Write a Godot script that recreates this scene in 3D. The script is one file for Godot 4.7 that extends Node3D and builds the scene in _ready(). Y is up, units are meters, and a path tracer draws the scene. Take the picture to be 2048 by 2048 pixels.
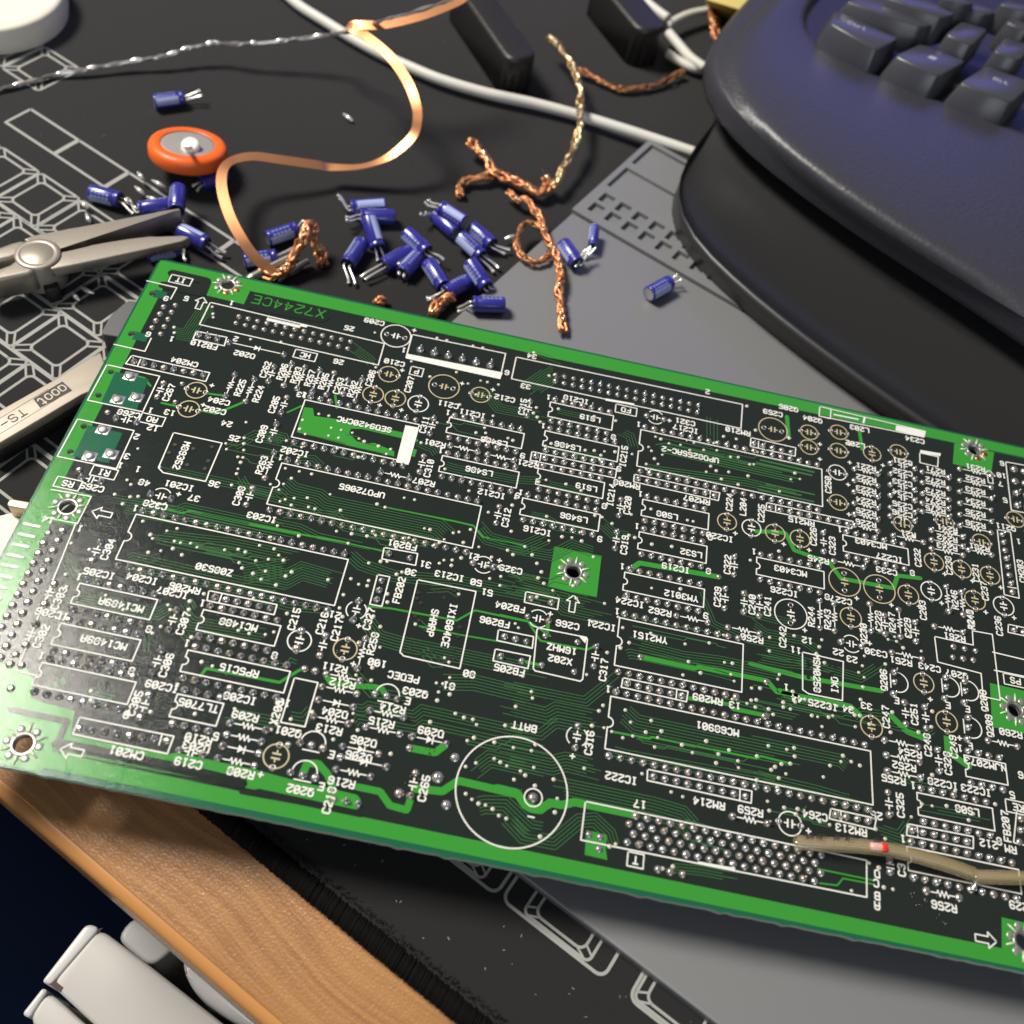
extends Node3D
# A workbench corner: a bare double-sided circuit board lies, solder side up, on a printed desk mat. All lengths below are millimetres unless noted.

const MM := 0.001
const TOP := 18.0                      # height of the board's upper face above the desk mat
var rng := RandomNumberGenerator.new()
var org := Vector3.ZERO                # base of the thing being built, in mm
var mats := {}
var board: Node3D
var joints := []                       # [x, z, size, look]
var via_spots := []
var lift := 0                          # sheets that overlap never share a plane

# ---------------------------------------------------------------- scene graph helpers
func thing(called: String, label: String, category: String, at := Vector3.ZERO, group := "") -> Node3D:
	var o := Node3D.new()
	o.name = called
	add_child(o, true)
	o.position = at * MM
	org = at
	o.set_meta("label", label)
	o.set_meta("category", category)
	if group:
		o.set_meta("group", group)
	return o

func put(called: String, mesh: Mesh, m: Material, parent: Node3D) -> MeshInstance3D:
	var o := MeshInstance3D.new()
	o.name = called
	o.mesh = mesh
	o.material_override = m
	parent.add_child(o, true)
	return o

func obj(called: String, st: SurfaceTool, m: Material, parent: Node3D) -> MeshInstance3D:
	st.generate_normals()
	return put(called, st.commit(), m, parent)

func tool(smooth := true) -> SurfaceTool:
	var st := SurfaceTool.new()
	st.begin(Mesh.PRIMITIVE_TRIANGLES)
	st.set_smooth_group(0 if smooth else -1)
	return st

# ---------------------------------------------------------------- shape helpers (world mm in, metres about org out)
func vx(st: SurfaceTool, p: Vector3) -> void:
	st.add_vertex((p - org) * MM)

func tri(st: SurfaceTool, a: Vector3, b: Vector3, c: Vector3) -> void:
	vx(st, a); vx(st, b); vx(st, c)

func quad(st: SurfaceTool, a: Vector3, b: Vector3, c: Vector3, d: Vector3) -> void:
	tri(st, a, b, c); tri(st, a, c, d)

func p3(p: Vector2, y: float) -> Vector3:
	return Vector3(p.x, y, p.y)

func ribbon(st: SurfaceTool, a: Vector2, b: Vector2, w: float, y: float) -> void:
	if a.distance_to(b) < 0.001:
		return
	var d := (b - a).normalized()
	var n := Vector2(-d.y, d.x) * w * 0.5
	quad(st, p3(a - n, y), p3(b - n, y), p3(b + n, y), p3(a + n, y))

func dot(st: SurfaceTool, c: Vector2, r: float, y: float, sides := 8) -> void:
	for k in sides:
		var a := TAU * k / sides
		var b := TAU * (k + 1) / sides
		tri(st, p3(c, y), p3(c + Vector2(cos(a), sin(a)) * r, y), p3(c + Vector2(cos(b), sin(b)) * r, y))

func line(st: SurfaceTool, pts: Array, w: float, y: float, caps := true) -> void:
	lift = (lift + 1) % 6
	y += lift * 0.007
	for i in pts.size() - 1:
		ribbon(st, pts[i], pts[i + 1], w, y + (i % 2) * 0.0025)
	for i in pts.size():
		if caps or (i > 0 and i < pts.size() - 1):
			dot(st, pts[i], w * 0.5, y + 0.005, 6)

func ring(st: SurfaceTool, c: Vector2, r: float, w: float, y: float, from := 0.0, to := TAU, n := 40) -> void:
	for k in n:
		var a := from + (to - from) * k / n
		var b := from + (to - from) * (k + 1) / n
		var u := Vector2(cos(a), sin(a))
		var v := Vector2(cos(b), sin(b))
		quad(st, p3(c + u * (r - w / 2), y), p3(c + u * (r + w / 2), y), p3(c + v * (r + w / 2), y), p3(c + v * (r - w / 2), y))

func flat_poly(st: SurfaceTool, poly: PackedVector2Array, y: float, up := true) -> void:
	var idx := Geometry2D.triangulate_polygon(poly)
	if idx.is_empty():
		poly = Geometry2D.convex_hull(poly)
		poly.remove_at(poly.size() - 1)
		idx = Geometry2D.triangulate_polygon(poly)
	for i in range(0, idx.size(), 3):
		var a := p3(poly[idx[i]], y)
		var b := p3(poly[idx[i + 1]], y)
		var c := p3(poly[idx[i + 2]], y)
		if ((b - a).cross(c - a).y > 0) == up:
			tri(st, a, c, b)
		else:
			tri(st, a, b, c)

# a polygon with round holes: cut into strips through the holes' middles so that no strip has a hole
func holed(poly: PackedVector2Array, holes: Array) -> Array:
	var cuts := [-9999.0]
	for h in holes:
		cuts.append(h[0])
	cuts.append(9999.0)
	cuts.sort()
	var out := []
	for i in cuts.size() - 1:
		if cuts[i + 1] - cuts[i] < 0.01:
			continue
		var strip := PackedVector2Array([Vector2(cuts[i], -9999), Vector2(cuts[i + 1], -9999), Vector2(cuts[i + 1], 9999), Vector2(cuts[i], 9999)])
		var parts: Array = Geometry2D.intersect_polygons(poly, strip)
		for h in holes:
			var c := PackedVector2Array()
			for k in 24:
				c.append(Vector2(h[0], h[1]) + Vector2.from_angle(TAU * k / 24) * h[2])
			var next := []
			for q in parts:
				next.append_array(Geometry2D.clip_polygons(q, c))
			parts = next
		out.append_array(parts)
	return out

func poly2(a: Array) -> PackedVector2Array:
	var p := PackedVector2Array()
	for i in range(0, a.size(), 2):
		p.append(Vector2(a[i], a[i + 1]))
	return p

func pts2(a: Array) -> Array:
	var p := []
	for i in range(0, a.size(), 2):
		p.append(Vector2(a[i], a[i + 1]))
	return p

func pts3(a: Array) -> Array:
	var p := []
	for i in range(0, a.size(), 3):
		p.append(Vector3(a[i], a[i + 1], a[i + 2]))
	return p

func clockwise(poly: PackedVector2Array) -> PackedVector2Array:
	var s := 0.0
	for i in poly.size():
		var q := poly[(i + 1) % poly.size()]
		s += poly[i].x * q.y - q.x * poly[i].y
	var p := poly.duplicate()
	if s < 0:
		p.reverse()
	return p

# the same outline with its corners rounded off
func rounded(poly: PackedVector2Array, r: float, steps := 4) -> PackedVector2Array:
	var out := PackedVector2Array()
	var n := poly.size()
	for i in n:
		var b := poly[i]
		var u := poly[(i + n - 1) % n] - b
		var v := poly[(i + 1) % n] - b
		var d := minf(r, minf(u.length(), v.length()) * 0.45)
		var p := b + u.normalized() * d
		var q := b + v.normalized() * d
		for k in steps + 1:
			var t := float(k) / steps
			out.append(p.lerp(b, t).lerp(b.lerp(q, t), t))
	return out

# an upright slab with a rounded upper edge
func prism(st: SurfaceTool, poly_in: PackedVector2Array, y0: float, y1: float, bevel := 0.4, steps := 2, bottom := true) -> void:
	var poly := clockwise(poly_in)
	var n := poly.size()
	var rings := []
	var low := []
	for p in poly:
		low.append(p3(p, y0))
	rings.append(low)
	for s in steps + 1:
		var t := (PI / 2) * s / steps
		var ins := bevel * (1 - cos(t))
		var r := []
		for i in n:
			var a := poly[(i + n - 1) % n]
			var b := poly[i]
			var c := poly[(i + 1) % n]
			var e := (b - a).normalized()
			var f := (c - b).normalized()
			var m := Vector2(-e.y, e.x) + Vector2(-f.y, f.x)
			m = m / maxf(0.35, m.length_squared() / 2.0)
			r.append(p3(b + m * ins, y1 - bevel + bevel * sin(t)))
		rings.append(r)
		if bevel < 0.001:
			break
	for k in rings.size() - 1:
		for i in n:
			var j := (i + 1) % n
			quad(st, rings[k + 1][i], rings[k][i], rings[k][j], rings[k + 1][j])
	var cap := PackedVector2Array()
	for p in rings[-1]:
		cap.append(Vector2(p.x, p.z))
	flat_poly(st, cap, y1)
	if bottom:
		flat_poly(st, poly, y0, false)

func spline(pts: Array, per := 8) -> Array:
	var out := []
	for i in pts.size() - 1:
		var a = pts[maxi(i - 1, 0)]
		var b = pts[i]
		var c = pts[i + 1]
		var d = pts[mini(i + 2, pts.size() - 1)]
		for k in per:
			var t := float(k) / per
			out.append(0.5 * ((2 * b) + (c - a) * t + (2 * a - 5 * b + 4 * c - d) * t * t + (3 * b - a - 3 * c + d) * t * t * t))
	out.append(pts[-1])
	return out

func frames(path: Array) -> Array:
	var out := []
	var side := Vector3.ZERO
	for i in path.size():
		var t: Vector3 = (path[mini(i + 1, path.size() - 1)] - path[maxi(i - 1, 0)]).normalized()
		if side == Vector3.ZERO:
			side = t.cross(Vector3.UP)
			if side.length() < 0.01:
				side = t.cross(Vector3.RIGHT)
		side = (side - t * side.dot(t)).normalized()
		out.append([t, side, side.cross(t).normalized()])
	return out

# radius: a number or one per point
func tube(st: SurfaceTool, path: Array, radius, sides := 10, caps := true) -> void:
	var fr := frames(path)
	var rings := []
	for i in path.size():
		var r: float = radius[i] if radius is Array else radius
		var row := []
		for k in sides:
			var a := TAU * k / sides
			row.append(path[i] + (fr[i][1] * cos(a) + fr[i][2] * sin(a)) * r)
		rings.append(row)
	for i in path.size() - 1:
		for k in sides:
			var j := (k + 1) % sides
			quad(st, rings[i][k], rings[i][j], rings[i + 1][j], rings[i + 1][k])
	if caps:
		for k in range(1, sides - 1):
			tri(st, rings[0][0], rings[0][k + 1], rings[0][k])
			tri(st, rings[-1][0], rings[-1][k], rings[-1][k + 1])

# profile: Vector2(radius, along); turned about the axis from base along dir
func lathe(st: SurfaceTool, profile: Array, base: Vector3, dir: Vector3, sides := 20) -> void:
	var d := dir.normalized()
	var s := d.cross(Vector3.UP if absf(d.y) < 0.9 else Vector3.RIGHT).normalized()
	var u := s.cross(d)
	var rings := []
	for q in profile:
		var row := []
		for k in sides:
			var a := TAU * k / sides
			row.append(base + d * q.y + (s * cos(a) + u * sin(a)) * q.x)
		rings.append(row)
	for i in profile.size() - 1:
		for k in sides:
			var j := (k + 1) % sides
			if profile[i].x < 0.0001:
				tri(st, rings[i][k], rings[i + 1][j], rings[i + 1][k])
			elif profile[i + 1].x < 0.0001:
				tri(st, rings[i][k], rings[i][j], rings[i + 1][k])
			else:
				quad(st, rings[i][k], rings[i][j], rings[i + 1][j], rings[i + 1][k])

func sheet(st: SurfaceTool, rows: Array) -> void:
	for i in rows.size() - 1:
		for k in rows[i].size() - 1:
			quad(st, rows[i][k], rows[i][k + 1], rows[i + 1][k + 1], rows[i + 1][k])

# ---------------------------------------------------------------- materials
func col(r: float, g: float, b: float) -> Color:     # real-world (linear) base colour
	return Color(r, g, b).linear_to_srgb()

func mat(name_: String, c: Color, rough := 0.5, metal := 0.0, spec := 0.5) -> StandardMaterial3D:
	var m := StandardMaterial3D.new()
	m.resource_name = name_
	m.albedo_color = c
	m.roughness = rough
	m.metallic = metal
	m.metallic_specular = spec
	mats[name_] = m
	return m

func noise_tex(freq: float, size := 512, normal := 0.0, octaves := 4, kind := FastNoiseLite.TYPE_SIMPLEX_SMOOTH, ramp: Gradient = null, seed_ := 1) -> NoiseTexture2D:
	var n := FastNoiseLite.new()
	n.noise_type = kind
	n.frequency = freq
	n.fractal_octaves = octaves
	n.seed = seed_
	var t := NoiseTexture2D.new()
	t.width = size
	t.height = size
	t.seamless = true
	t.noise = n
	if normal > 0.0:
		t.as_normal_map = true
		t.bump_strength = normal
	if ramp:
		t.color_ramp = ramp
	return t

func grad(stops: Array) -> Gradient:
	var g := Gradient.new()
	var off := PackedFloat32Array()
	var cs := PackedColorArray()
	for s in stops:
		off.append(s[0]); cs.append(s[1])
	g.offsets = off
	g.colors = cs
	return g

func bumpy(m: StandardMaterial3D, t: Texture2D, scale_: float, strength := 1.0) -> void:
	m.normal_enabled = true
	m.normal_texture = t
	m.normal_scale = strength
	m.uv1_triplanar = true
	m.uv1_scale = Vector3.ONE * scale_

func tinted(m: StandardMaterial3D, t: Texture2D, scale_: Vector3) -> void:
	m.albedo_texture = t
	m.uv1_triplanar = true
	m.uv1_scale = scale_

# ---------------------------------------------------------------- plotter lettering
const GLYPH := {
	"0": "010516364541301001 0145", "1": "152620 1030", "2": "0516364544010040", "3": "05163645443323 334241301001", "4": "30360242", "5": "460603334241301001",
	"6": "453616050110304142331302", "7": "0646452220", "8": "13040516364544331302011030414233", "9": "011030414536160504133344",
	"A": "000516364540 0343", "B": "00063645443303 3342413000", "C": "4536160501103041", "D": "00063645413000", "E": "46060040 0333", "F": "460600 0333", "G": "45361605011030414323",
	"H": "0006 4046 0343", "I": "1636 1030 2620", "J": "4641301001", "K": "0006 4602 1340", "L": "060040", "M": "0006234640", "N": "00064046", "O": "010516364541301001", "P": "00063645443303",
	"Q": "010516364541301001 2240", "R": "00063645443303 2340", "S": "453616050413334241301001", "T": "0646 2620", "U": "060110304146", "V": "062046", "W": "0610243046", "X": "0046 0640",
	"Y": "062346 2320", "Z": "06460040", "-": "0343", "+": "0343 2125", "t": "1511203041 0434", "r": "0004 023444", "l": "162030", "o": "010314344341301001", "g": "443414030110304144 434030", "c": "43341403011030 41",
}

# turn: 0 upright, 1 reading up, 2 upside down, 3 reading down (as the board lies)
func write_on(st: SurfaceTool, text: String, at: Vector2, turn: int, y: float, high := 1.5, pitch := 1.45, w := 0.3) -> void:
	var along: Vector2 = [Vector2(1, 0), Vector2(0, -1), Vector2(-1, 0), Vector2(0, 1)][turn]
	write_along(st, text, at, along, y, high, pitch, w)

func write_along(st: SurfaceTool, text: String, at: Vector2, along: Vector2, y: float, high := 1.5, pitch := 1.45, w := 0.3) -> void:
	var up := Vector2(along.y, -along.x)
	var glyph_w := pitch * 0.68
	for i in text.length():
		var o := at + along * ((i - (text.length() - 1) / 2.0) * pitch - glyph_w / 2) - up * high / 2
		for s in (GLYPH.get(text[i], "") as String).split(" ", false):
			var pts := []
			for k in range(0, s.length() - 1, 2):
				pts.append(o + along * (s[k].to_int() / 4.0 * glyph_w) + up * (s[k + 1].to_int() / 6.0 * high))
			line(st, pts, w, y)

func _ready() -> void:
	rng.seed = 20240611
	# camera: a phone held close above the bench
	var cam := Camera3D.new()
	cam.name = "camera"
	add_child(cam)
	cam.fov = 54.45824
	cam.near = 0.02
	cam.far = 12.0
	cam.transform = Transform3D(Basis(Vector3(0.976918, 0.142597, -0.159049), Vector3(-0.211605, 0.544162, -0.811856), Vector3(-0.029219, 0.826773, 0.561777)), Vector3(0.049977, 0.223524, 0.140604))
	cam.current = true
	var lens := CameraAttributesPhysical.new()
	lens.frustum_focal_length = 12.0 / tan(deg_to_rad(cam.fov / 2))
	lens.frustum_focus_distance = 0.245
	lens.frustum_near = 0.02
	lens.frustum_far = 12.0
	lens.exposure_aperture = 9.0
	cam.attributes = lens
	cam.fov = 54.45824

	var env := Environment.new()
	env.background_mode = Environment.BG_COLOR
	env.background_color = Color(0.36, 0.365, 0.38)
	env.tonemap_mode = Environment.TONE_MAPPER_LINEAR
	env.tonemap_exposure = 1.0
	env.sdfgi_enabled = true
	env.ssao_enabled = true
	env.ssil_enabled = true
	var we := WorldEnvironment.new()
	we.name = "environment"
	we.environment = env
	add_child(we)

	# the room's ceiling lamp, behind and to the left of the bench
	lamp("ceiling_lamp", Vector3(-0.95, 1.42, -0.34), Vector3(0.05, 0.0, 0.0), Vector2(0.52, 0.42), Color(1.0, 0.975, 0.93), 4.8)
	# a window of the room, behind whoever holds the phone
	lamp("window", Vector3(0.55, 0.75, 1.9), Vector3(0.1, 0.0, 0.0), Vector2(1.1, 0.9), Color(0.93, 0.97, 1.0), 1.0)
	# the computer screen that stands behind the keyboard
	lamp("computer_screen", Vector3(0.30, 0.38, -0.80), Vector3(0.14, 0.03, -0.17), Vector2(0.40, 0.24), Color(0.45, 0.45, 1.0), 0.07)

	materials()
	build_floor()
	build_desk()
	board = thing("circuit_board", "large green circuit board lying solder side up with white component print", "circuit board", Vector3(75, 16.4, 15))
	build_board()
	finish_joints()
	flux_spots()
	build_background()
	build_wires()
	build_battery()
	build_capacitors()
	build_scraps()
	build_tools()

func lamp(called: String, at: Vector3, to: Vector3, size: Vector2, c: Color, energy: float) -> void:
	var l := AreaLight3D.new()
	l.name = called
	add_child(l)
	l.look_at_from_position(at, to, Vector3.UP)
	l.area_size = size
	l.light_color = c
	l.light_energy = energy
	l.area_range = 6.0
	l.shadow_enabled = true

func materials() -> void:
	var grain := noise_tex(0.02, 512, 6.0, 5, FastNoiseLite.TYPE_SIMPLEX_SMOOTH, null, 3)
	var fine_bump := noise_tex(0.06, 512, 8.0, 3, FastNoiseLite.TYPE_SIMPLEX_SMOOTH, null, 9)
	# board
	mat("mask_dark", col(0.016, 0.0215, 0.019), 0.12)
	mat("teal", col(0.012, 0.105, 0.055), 0.15)
	mat("copper_green", col(0.040, 0.27, 0.035), 0.14)
	mat("trace_green", col(0.045, 0.145, 0.05), 0.15)
	for k in ["mask_dark", "teal", "copper_green", "trace_green"]:
		bumpy(mats[k], fine_bump, 100.0, 0.12)
	mat("ink", col(0.74, 0.74, 0.69), 0.55)
	mat("ink_aged", col(0.50, 0.42, 0.25), 0.5)
	mat("fibre", col(0.34, 0.42, 0.33), 0.85)
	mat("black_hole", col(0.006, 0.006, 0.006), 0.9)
	mat("via", col(0.62, 0.61, 0.50), 0.4, 0.2)
	mat("via_dark", col(0.012, 0.02, 0.015), 0.4)
	mat("flux", col(0.03, 0.022, 0.012), 0.12)
	# metals
	mat("tin", col(0.62, 0.61, 0.58), 0.27, 0.85)
	mat("petal", col(0.40, 0.39, 0.36), 0.4, 0.6)
	mat("solder_white", col(0.92, 0.92, 0.88), 0.3, 0.1)
	mat("tin_dull", col(0.45, 0.43, 0.41), 0.36, 0.85)
	mat("tin_warm", col(0.55, 0.49, 0.43), 0.32, 0.85)
	mat("tin_bright", col(0.88, 0.87, 0.84), 0.25, 0.6)
	mat("tin_strand", col(0.50, 0.46, 0.43), 0.34, 0.8)
	mat("tin_yellow", col(0.75, 0.62, 0.38), 0.28, 1.0)
	mat("copper_bare", col(0.75, 0.30, 0.12), 0.35, 1.0)
	mat("copper_new", col(0.78, 0.36, 0.17), 0.42, 0.85)
	mat("copper_used", col(0.62, 0.27, 0.13), 0.45, 0.85)
	mat("copper_tinned", col(0.68, 0.45, 0.22), 0.35, 0.95)
	mat("copper_dark", col(0.30, 0.15, 0.07), 0.5, 0.8)
	mat("steel", col(0.40, 0.39, 0.37), 0.38, 1.0)
	mat("steel_face", col(0.58, 0.55, 0.53), 0.45, 0.7)
	mat("plier_steel", col(0.33, 0.295, 0.25), 0.4, 0.45)
	bumpy(mats.plier_steel, grain, 45.0, 0.05)
	mat("blade", col(0.40, 0.345, 0.285), 0.45, 0.4)
	mat("etched", col(0.035, 0.03, 0.025), 0.6)
	mat("brass", col(0.52, 0.42, 0.27), 0.4, 0.6)
	mat("can_top", col(0.55, 0.55, 0.56), 0.35, 0.9)
	# plastics, cloth
	mat("sleeve", col(0.026, 0.027, 0.27), 0.28)
	mats.sleeve.clearcoat_enabled = true
	mats.sleeve.clearcoat = 0.8
	mats.sleeve.clearcoat_roughness = 0.2
	mat("stripe", col(0.36, 0.42, 0.70), 0.4)
	mat("rubber", col(0.012, 0.012, 0.013), 0.55)
	mat("rubber_grey", col(0.09, 0.09, 0.095), 0.6)
	mat("orange", col(0.86, 0.13, 0.015), 0.42)
	mat("cable", col(0.62, 0.60, 0.55), 0.5)
	mat("cream", col(0.74, 0.70, 0.60), 0.5)
	mat("yellow", col(0.62, 0.50, 0.13), 0.6)
	mat("bar", col(0.016, 0.015, 0.014), 0.45)
	bumpy(mats.bar, grain, 40.0, 0.5)
	mat("palm", col(0.036, 0.036, 0.046), 0.4)
	bumpy(mats.palm, noise_tex(0.05, 512, 5.0, 4, FastNoiseLite.TYPE_CELLULAR, null, 5), 26.0, 0.35)
	mat("shell", col(0.020, 0.020, 0.021), 0.42)
	bumpy(mats.shell, grain, 90.0, 0.12)
	mat("key", col(0.05, 0.051, 0.062), 0.32)
	mat("legend", col(0.45, 0.45, 0.5), 0.6)
	mat("grey_rubber", col(0.175, 0.178, 0.185), 0.55)
	bumpy(mats.grey_rubber, fine_bump, 120.0, 0.1)
	mat("print", col(0.34, 0.34, 0.32), 0.85)
	mat("thread", col(0.0035, 0.0035, 0.0035), 0.8, 0.0, 0.25)
	mat("dust", col(0.45, 0.43, 0.4), 0.8)
	mat("amber", Color(0.80, 0.72, 0.52, 0.24), 0.14)
	mats.amber.transparency = BaseMaterial3D.TRANSPARENCY_ALPHA
	mat("amber_in", Color(0.74, 0.64, 0.42, 0.24), 0.3)
	mats.amber_in.transparency = BaseMaterial3D.TRANSPARENCY_ALPHA
	mat("pink_glass", col(0.72, 0.40, 0.34), 0.25)
	mat("red_band", col(0.80, 0.03, 0.015), 0.3)
	mat("cabinet", col(0.40, 0.38, 0.36), 0.42)
	mat("cabinet_gloss", col(0.52, 0.51, 0.495), 0.25)
	mat("chip_brown", col(0.06, 0.035, 0.025), 0.7)
	mat("leg_grey", col(0.46, 0.46, 0.46), 0.4)
	mat("white_gloss", col(0.72, 0.72, 0.74), 0.2)
	mat("floor", col(0.002, 0.004, 0.012), 0.9, 0.0, 0.1)
	mat("cloth", col(0.021, 0.0205, 0.0205), 0.85, 0.0, 0.2)
	mats.cloth.rim_enabled = true
	mats.cloth.rim = 0.6
	mats.cloth.rim_tint = 0.3
	mats.cloth.normal_enabled = true
	mats.cloth.normal_texture = weave()
	mats.cloth.normal_scale = 0.6
	mats.cloth.uv1_triplanar = true
	mats.cloth.uv1_scale = Vector3.ONE * 40.0
	mat("wood", Color.WHITE, 0.36)
	tinted(mats.wood, wood_grain(), Vector3(9.0, 9.0, 9.0))
	mats.wood.normal_enabled = true
	mats.wood.normal_texture = noise_tex(0.13, 1024, 6.0, 3, FastNoiseLite.TYPE_SIMPLEX_SMOOTH, null, 12)
	mats.wood.normal_scale = 0.16
	mat("band", col(0.50, 0.23, 0.075), 0.3)

func weave() -> ImageTexture:
	var n := 256
	var im := Image.create(n, n, true, Image.FORMAT_RGB8)
	for y in n:
		for x in n:
			var i := x / 4
			var j := y / 4
			var over := (i + j) % 2 == 0
			var a: float = sin(PI * ((x % 4) + 0.5) / 4.0)
			var b: float = sin(PI * ((y % 4) + 0.5) / 4.0)
			var h: float = (a if over else b) * (0.75 + 0.25 * absf(sin(i * 12.9 + j * 78.2)))
			im.set_pixel(x, y, Color(h, h, h))
	im.bump_map_to_normal_map(2.0)
	im.generate_mipmaps()
	return ImageTexture.create_from_image(im)

func wood_grain() -> ImageTexture:
	var n := 768
	var im := Image.create(n, n, false, Image.FORMAT_RGB8)
	var broad := FastNoiseLite.new()
	broad.seed = 4
	broad.frequency = 0.006
	broad.fractal_octaves = 2
	var pore := FastNoiseLite.new()
	pore.seed = 8
	pore.frequency = 0.06
	pore.fractal_octaves = 3
	var light := Vector3(0.39, 0.19, 0.068)
	var dark := Vector3(0.22, 0.092, 0.030)
	for y in n:
		# long streaks: slow along x, quick along y; the row pattern closes on itself
		for x in n:
			var a := TAU * x / n
			var cx := 60.0 * cos(a)
			var cy := 60.0 * sin(a)
			var wob := broad.get_noise_3d(cx, cy, y * 0.3)
			var yy := y + wob * 26.0
			var streak := pore.get_noise_3d(cx * 0.05, cy * 0.05, yy * 1.7)
			var fleck := pore.get_noise_3d(cx * 1.1 + 300.0, cy * 1.1, y * 4.0)
			var band := 0.5 + 0.5 * sin(yy * TAU / n * 9.0 + wob * 5.0)
			var g := clampf(0.30 + 0.95 * streak + 0.16 * (band - 0.5) + 0.5 * maxf(0.0, fleck - 0.32) + 0.25 * wob, 0.0, 1.0)
			var edge := minf(1.0, minf(y, n - 1 - y) / 24.0)
			g = lerpf(0.3, g, edge)
			var c := light.lerp(dark, g)
			im.set_pixel(x, y, Color(c.x, c.y, c.z).linear_to_srgb())
	return ImageTexture.create_from_image(im)

# ---------------------------------------------------------------- the circuit board
const Y_COPPER := TOP + 0.022
const Y_TRACE := TOP + 0.075
const Y_CUT := TOP + 0.125
const Y_INK := TOP + 0.180

func label_print(text: String, x: float, z: float, turn := 2, high := 1.5) -> void:
	var st := tool(false)
	write_on(st, text, Vector2(x, z), turn, Y_INK, high, high * 0.965, 0.36 * high / 1.5)
	obj("lettering", st, mats.ink, board)

func joint(x: float, z: float, size := 1.0, look := -1) -> void:
	joints.append([x, z, size, look])

func outline(st: SurfaceTool) -> void:
	obj("printed_outline", st, mats.ink, board)

func closed(a: Array) -> Array:
	return a + [a[0]]

func chip(text: String, i: float, j: float, n: int, w: int, tx: float, tz: float, mark := "", mx := 0.0, mz := 0.0, last := "") -> void:
	var x0 := i * 2.54
	var z0 := j * 2.54
	var x1 := x0 + (n - 1) * 2.54
	var z1 := z0 + w * 2.54
	for k in n:
		joint(x0 + k * 2.54, z0)
		joint(x0 + k * 2.54, z1)
	var b := 1.35 if w == 6 else 1.25
	var st := tool(false)
	var zm := (z0 + z1) / 2
	var r := 1.2 if w == 6 else 0.9
	var xl := x0 - 1.1
	var pts := [Vector2(xl, zm + r), Vector2(xl, z1 - b), Vector2(x1 + 1.2, z1 - b), Vector2(x1 + 1.2, z0 + b), Vector2(xl, z0 + b), Vector2(xl, zm - r)]
	line(st, pts, 0.32, Y_INK)
	if text.begins_with("SED"):
		ribbon(st, Vector2(xl, zm - r), Vector2(xl, zm + r), 0.32, Y_INK)
	else:
		ring(st, Vector2(xl, zm), r, 0.32, Y_INK, -PI / 2, PI / 2, 12)
	outline(st)
	if text:
		label_print(text, tx, tz)
	if mark:
		label_print(mark, mx, mz)
	label_print("1", x0 - 1.9, z0 - 0.2)
	if last:
		label_print(last, x1 + 1.9, z1 + 0.9)

func box(a: Array, w := 0.32) -> void:
	var st := tool(false)
	line(st, closed(pts2(a)), w, Y_INK)
	outline(st)

func pins(x0: float, z0: float, x1: float, z1: float, n: int, size := 1.0, look := -1) -> void:
	for k in n:
		var t := float(k) / maxi(n - 1, 1)
		joint(lerpf(x0, x1, t), lerpf(z0, z1, t), size, look)

# a row of joints in a printed box, the first or last one boxed off
func row_part(a: Array, x0: float, z0: float, x1: float, z1: float, n: int, key: int) -> void:
	var p := pts2(a)
	var st := tool(false)
	line(st, closed(p), 0.32, Y_INK)
	if key != 0 and n > 1:
		var d := Vector2(x1 - x0, z1 - z0)
		var t := 0.5 / (n - 1)
		var m := Vector2(x0, z0) + d * (t if key < 0 else 1.0 - t)
		var up := Vector2(-d.y, d.x).normalized()
		var h := 1.25
		ribbon(st, m - up * h, m + up * h, 0.32, Y_INK)
	outline(st)
	pins(x0, z0, x1, z1, n)

func resistor(text: String, ax: float, az: float, bx: float, bz: float, tx: float, tz: float, turn: int) -> void:
	var a := Vector2(ax, az)
	var b := Vector2(bx, bz)
	var d := (b - a).normalized()
	var n := Vector2(-d.y, d.x)
	var l := a.distance_to(b)
	var st := tool(false)
	var s := 1.35
	var m := (a + b) / 2
	line(st, [a + d * 1.0, m - d * s], 0.28, Y_INK)
	var zig := [m - d * s]
	for k in 6:
		zig.append(m - d * s + d * (s * 2 * (k + 0.5) / 6.0) + n * (0.62 if k % 2 else -0.62))
	zig.append(m + d * s)
	line(st, zig, 0.28, Y_INK)
	line(st, [m + d * s, b - d * 1.0], 0.28, Y_INK)
	outline(st)
	joint(ax, az); joint(bx, bz)
	if text:
		label_print(text, tx, tz, turn)

func ceramic(text: String, ax: float, az: float, bx: float, bz: float, tx: float, tz: float, turn: int) -> void:
	var a := Vector2(ax, az)
	var b := Vector2(bx, bz)
	var d := (b - a).normalized()
	var n := Vector2(-d.y, d.x)
	var m := (a + b) / 2
	var st := tool(false)
	for s in [-1.0, 1.0]:
		ribbon(st, m + d * s * 0.42 - n * 0.9, m + d * s * 0.42 + n * 0.9, 0.34, Y_INK)
		ribbon(st, m + d * s * 0.42, m + d * s * 1.4, 0.34, Y_INK + 0.006)
	outline(st)
	joint(ax, az); joint(bx, bz)
	if text:
		label_print(text, tx, tz, turn)

# tantalum drop: the same sign between two arcs
func tantalum(text: String, ax: float, az: float, bx: float, bz: float, tx: float, tz: float, turn: int, px: float, pz: float) -> void:
	ceramic(text, ax, az, bx, bz, tx, tz, turn)
	var m := Vector2(ax + bx, az + bz) / 2
	var ang := atan2(bz - az, bx - ax)
	var st := tool(false)
	ring(st, m, 2.3, 0.28, Y_INK, ang + 0.65, ang + PI - 0.65, 14)
	ring(st, m, 2.3, 0.28, Y_INK, ang + PI + 0.65, ang + TAU - 0.65, 14)
	outline(st)
	label_print("+", px, pz)

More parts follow.
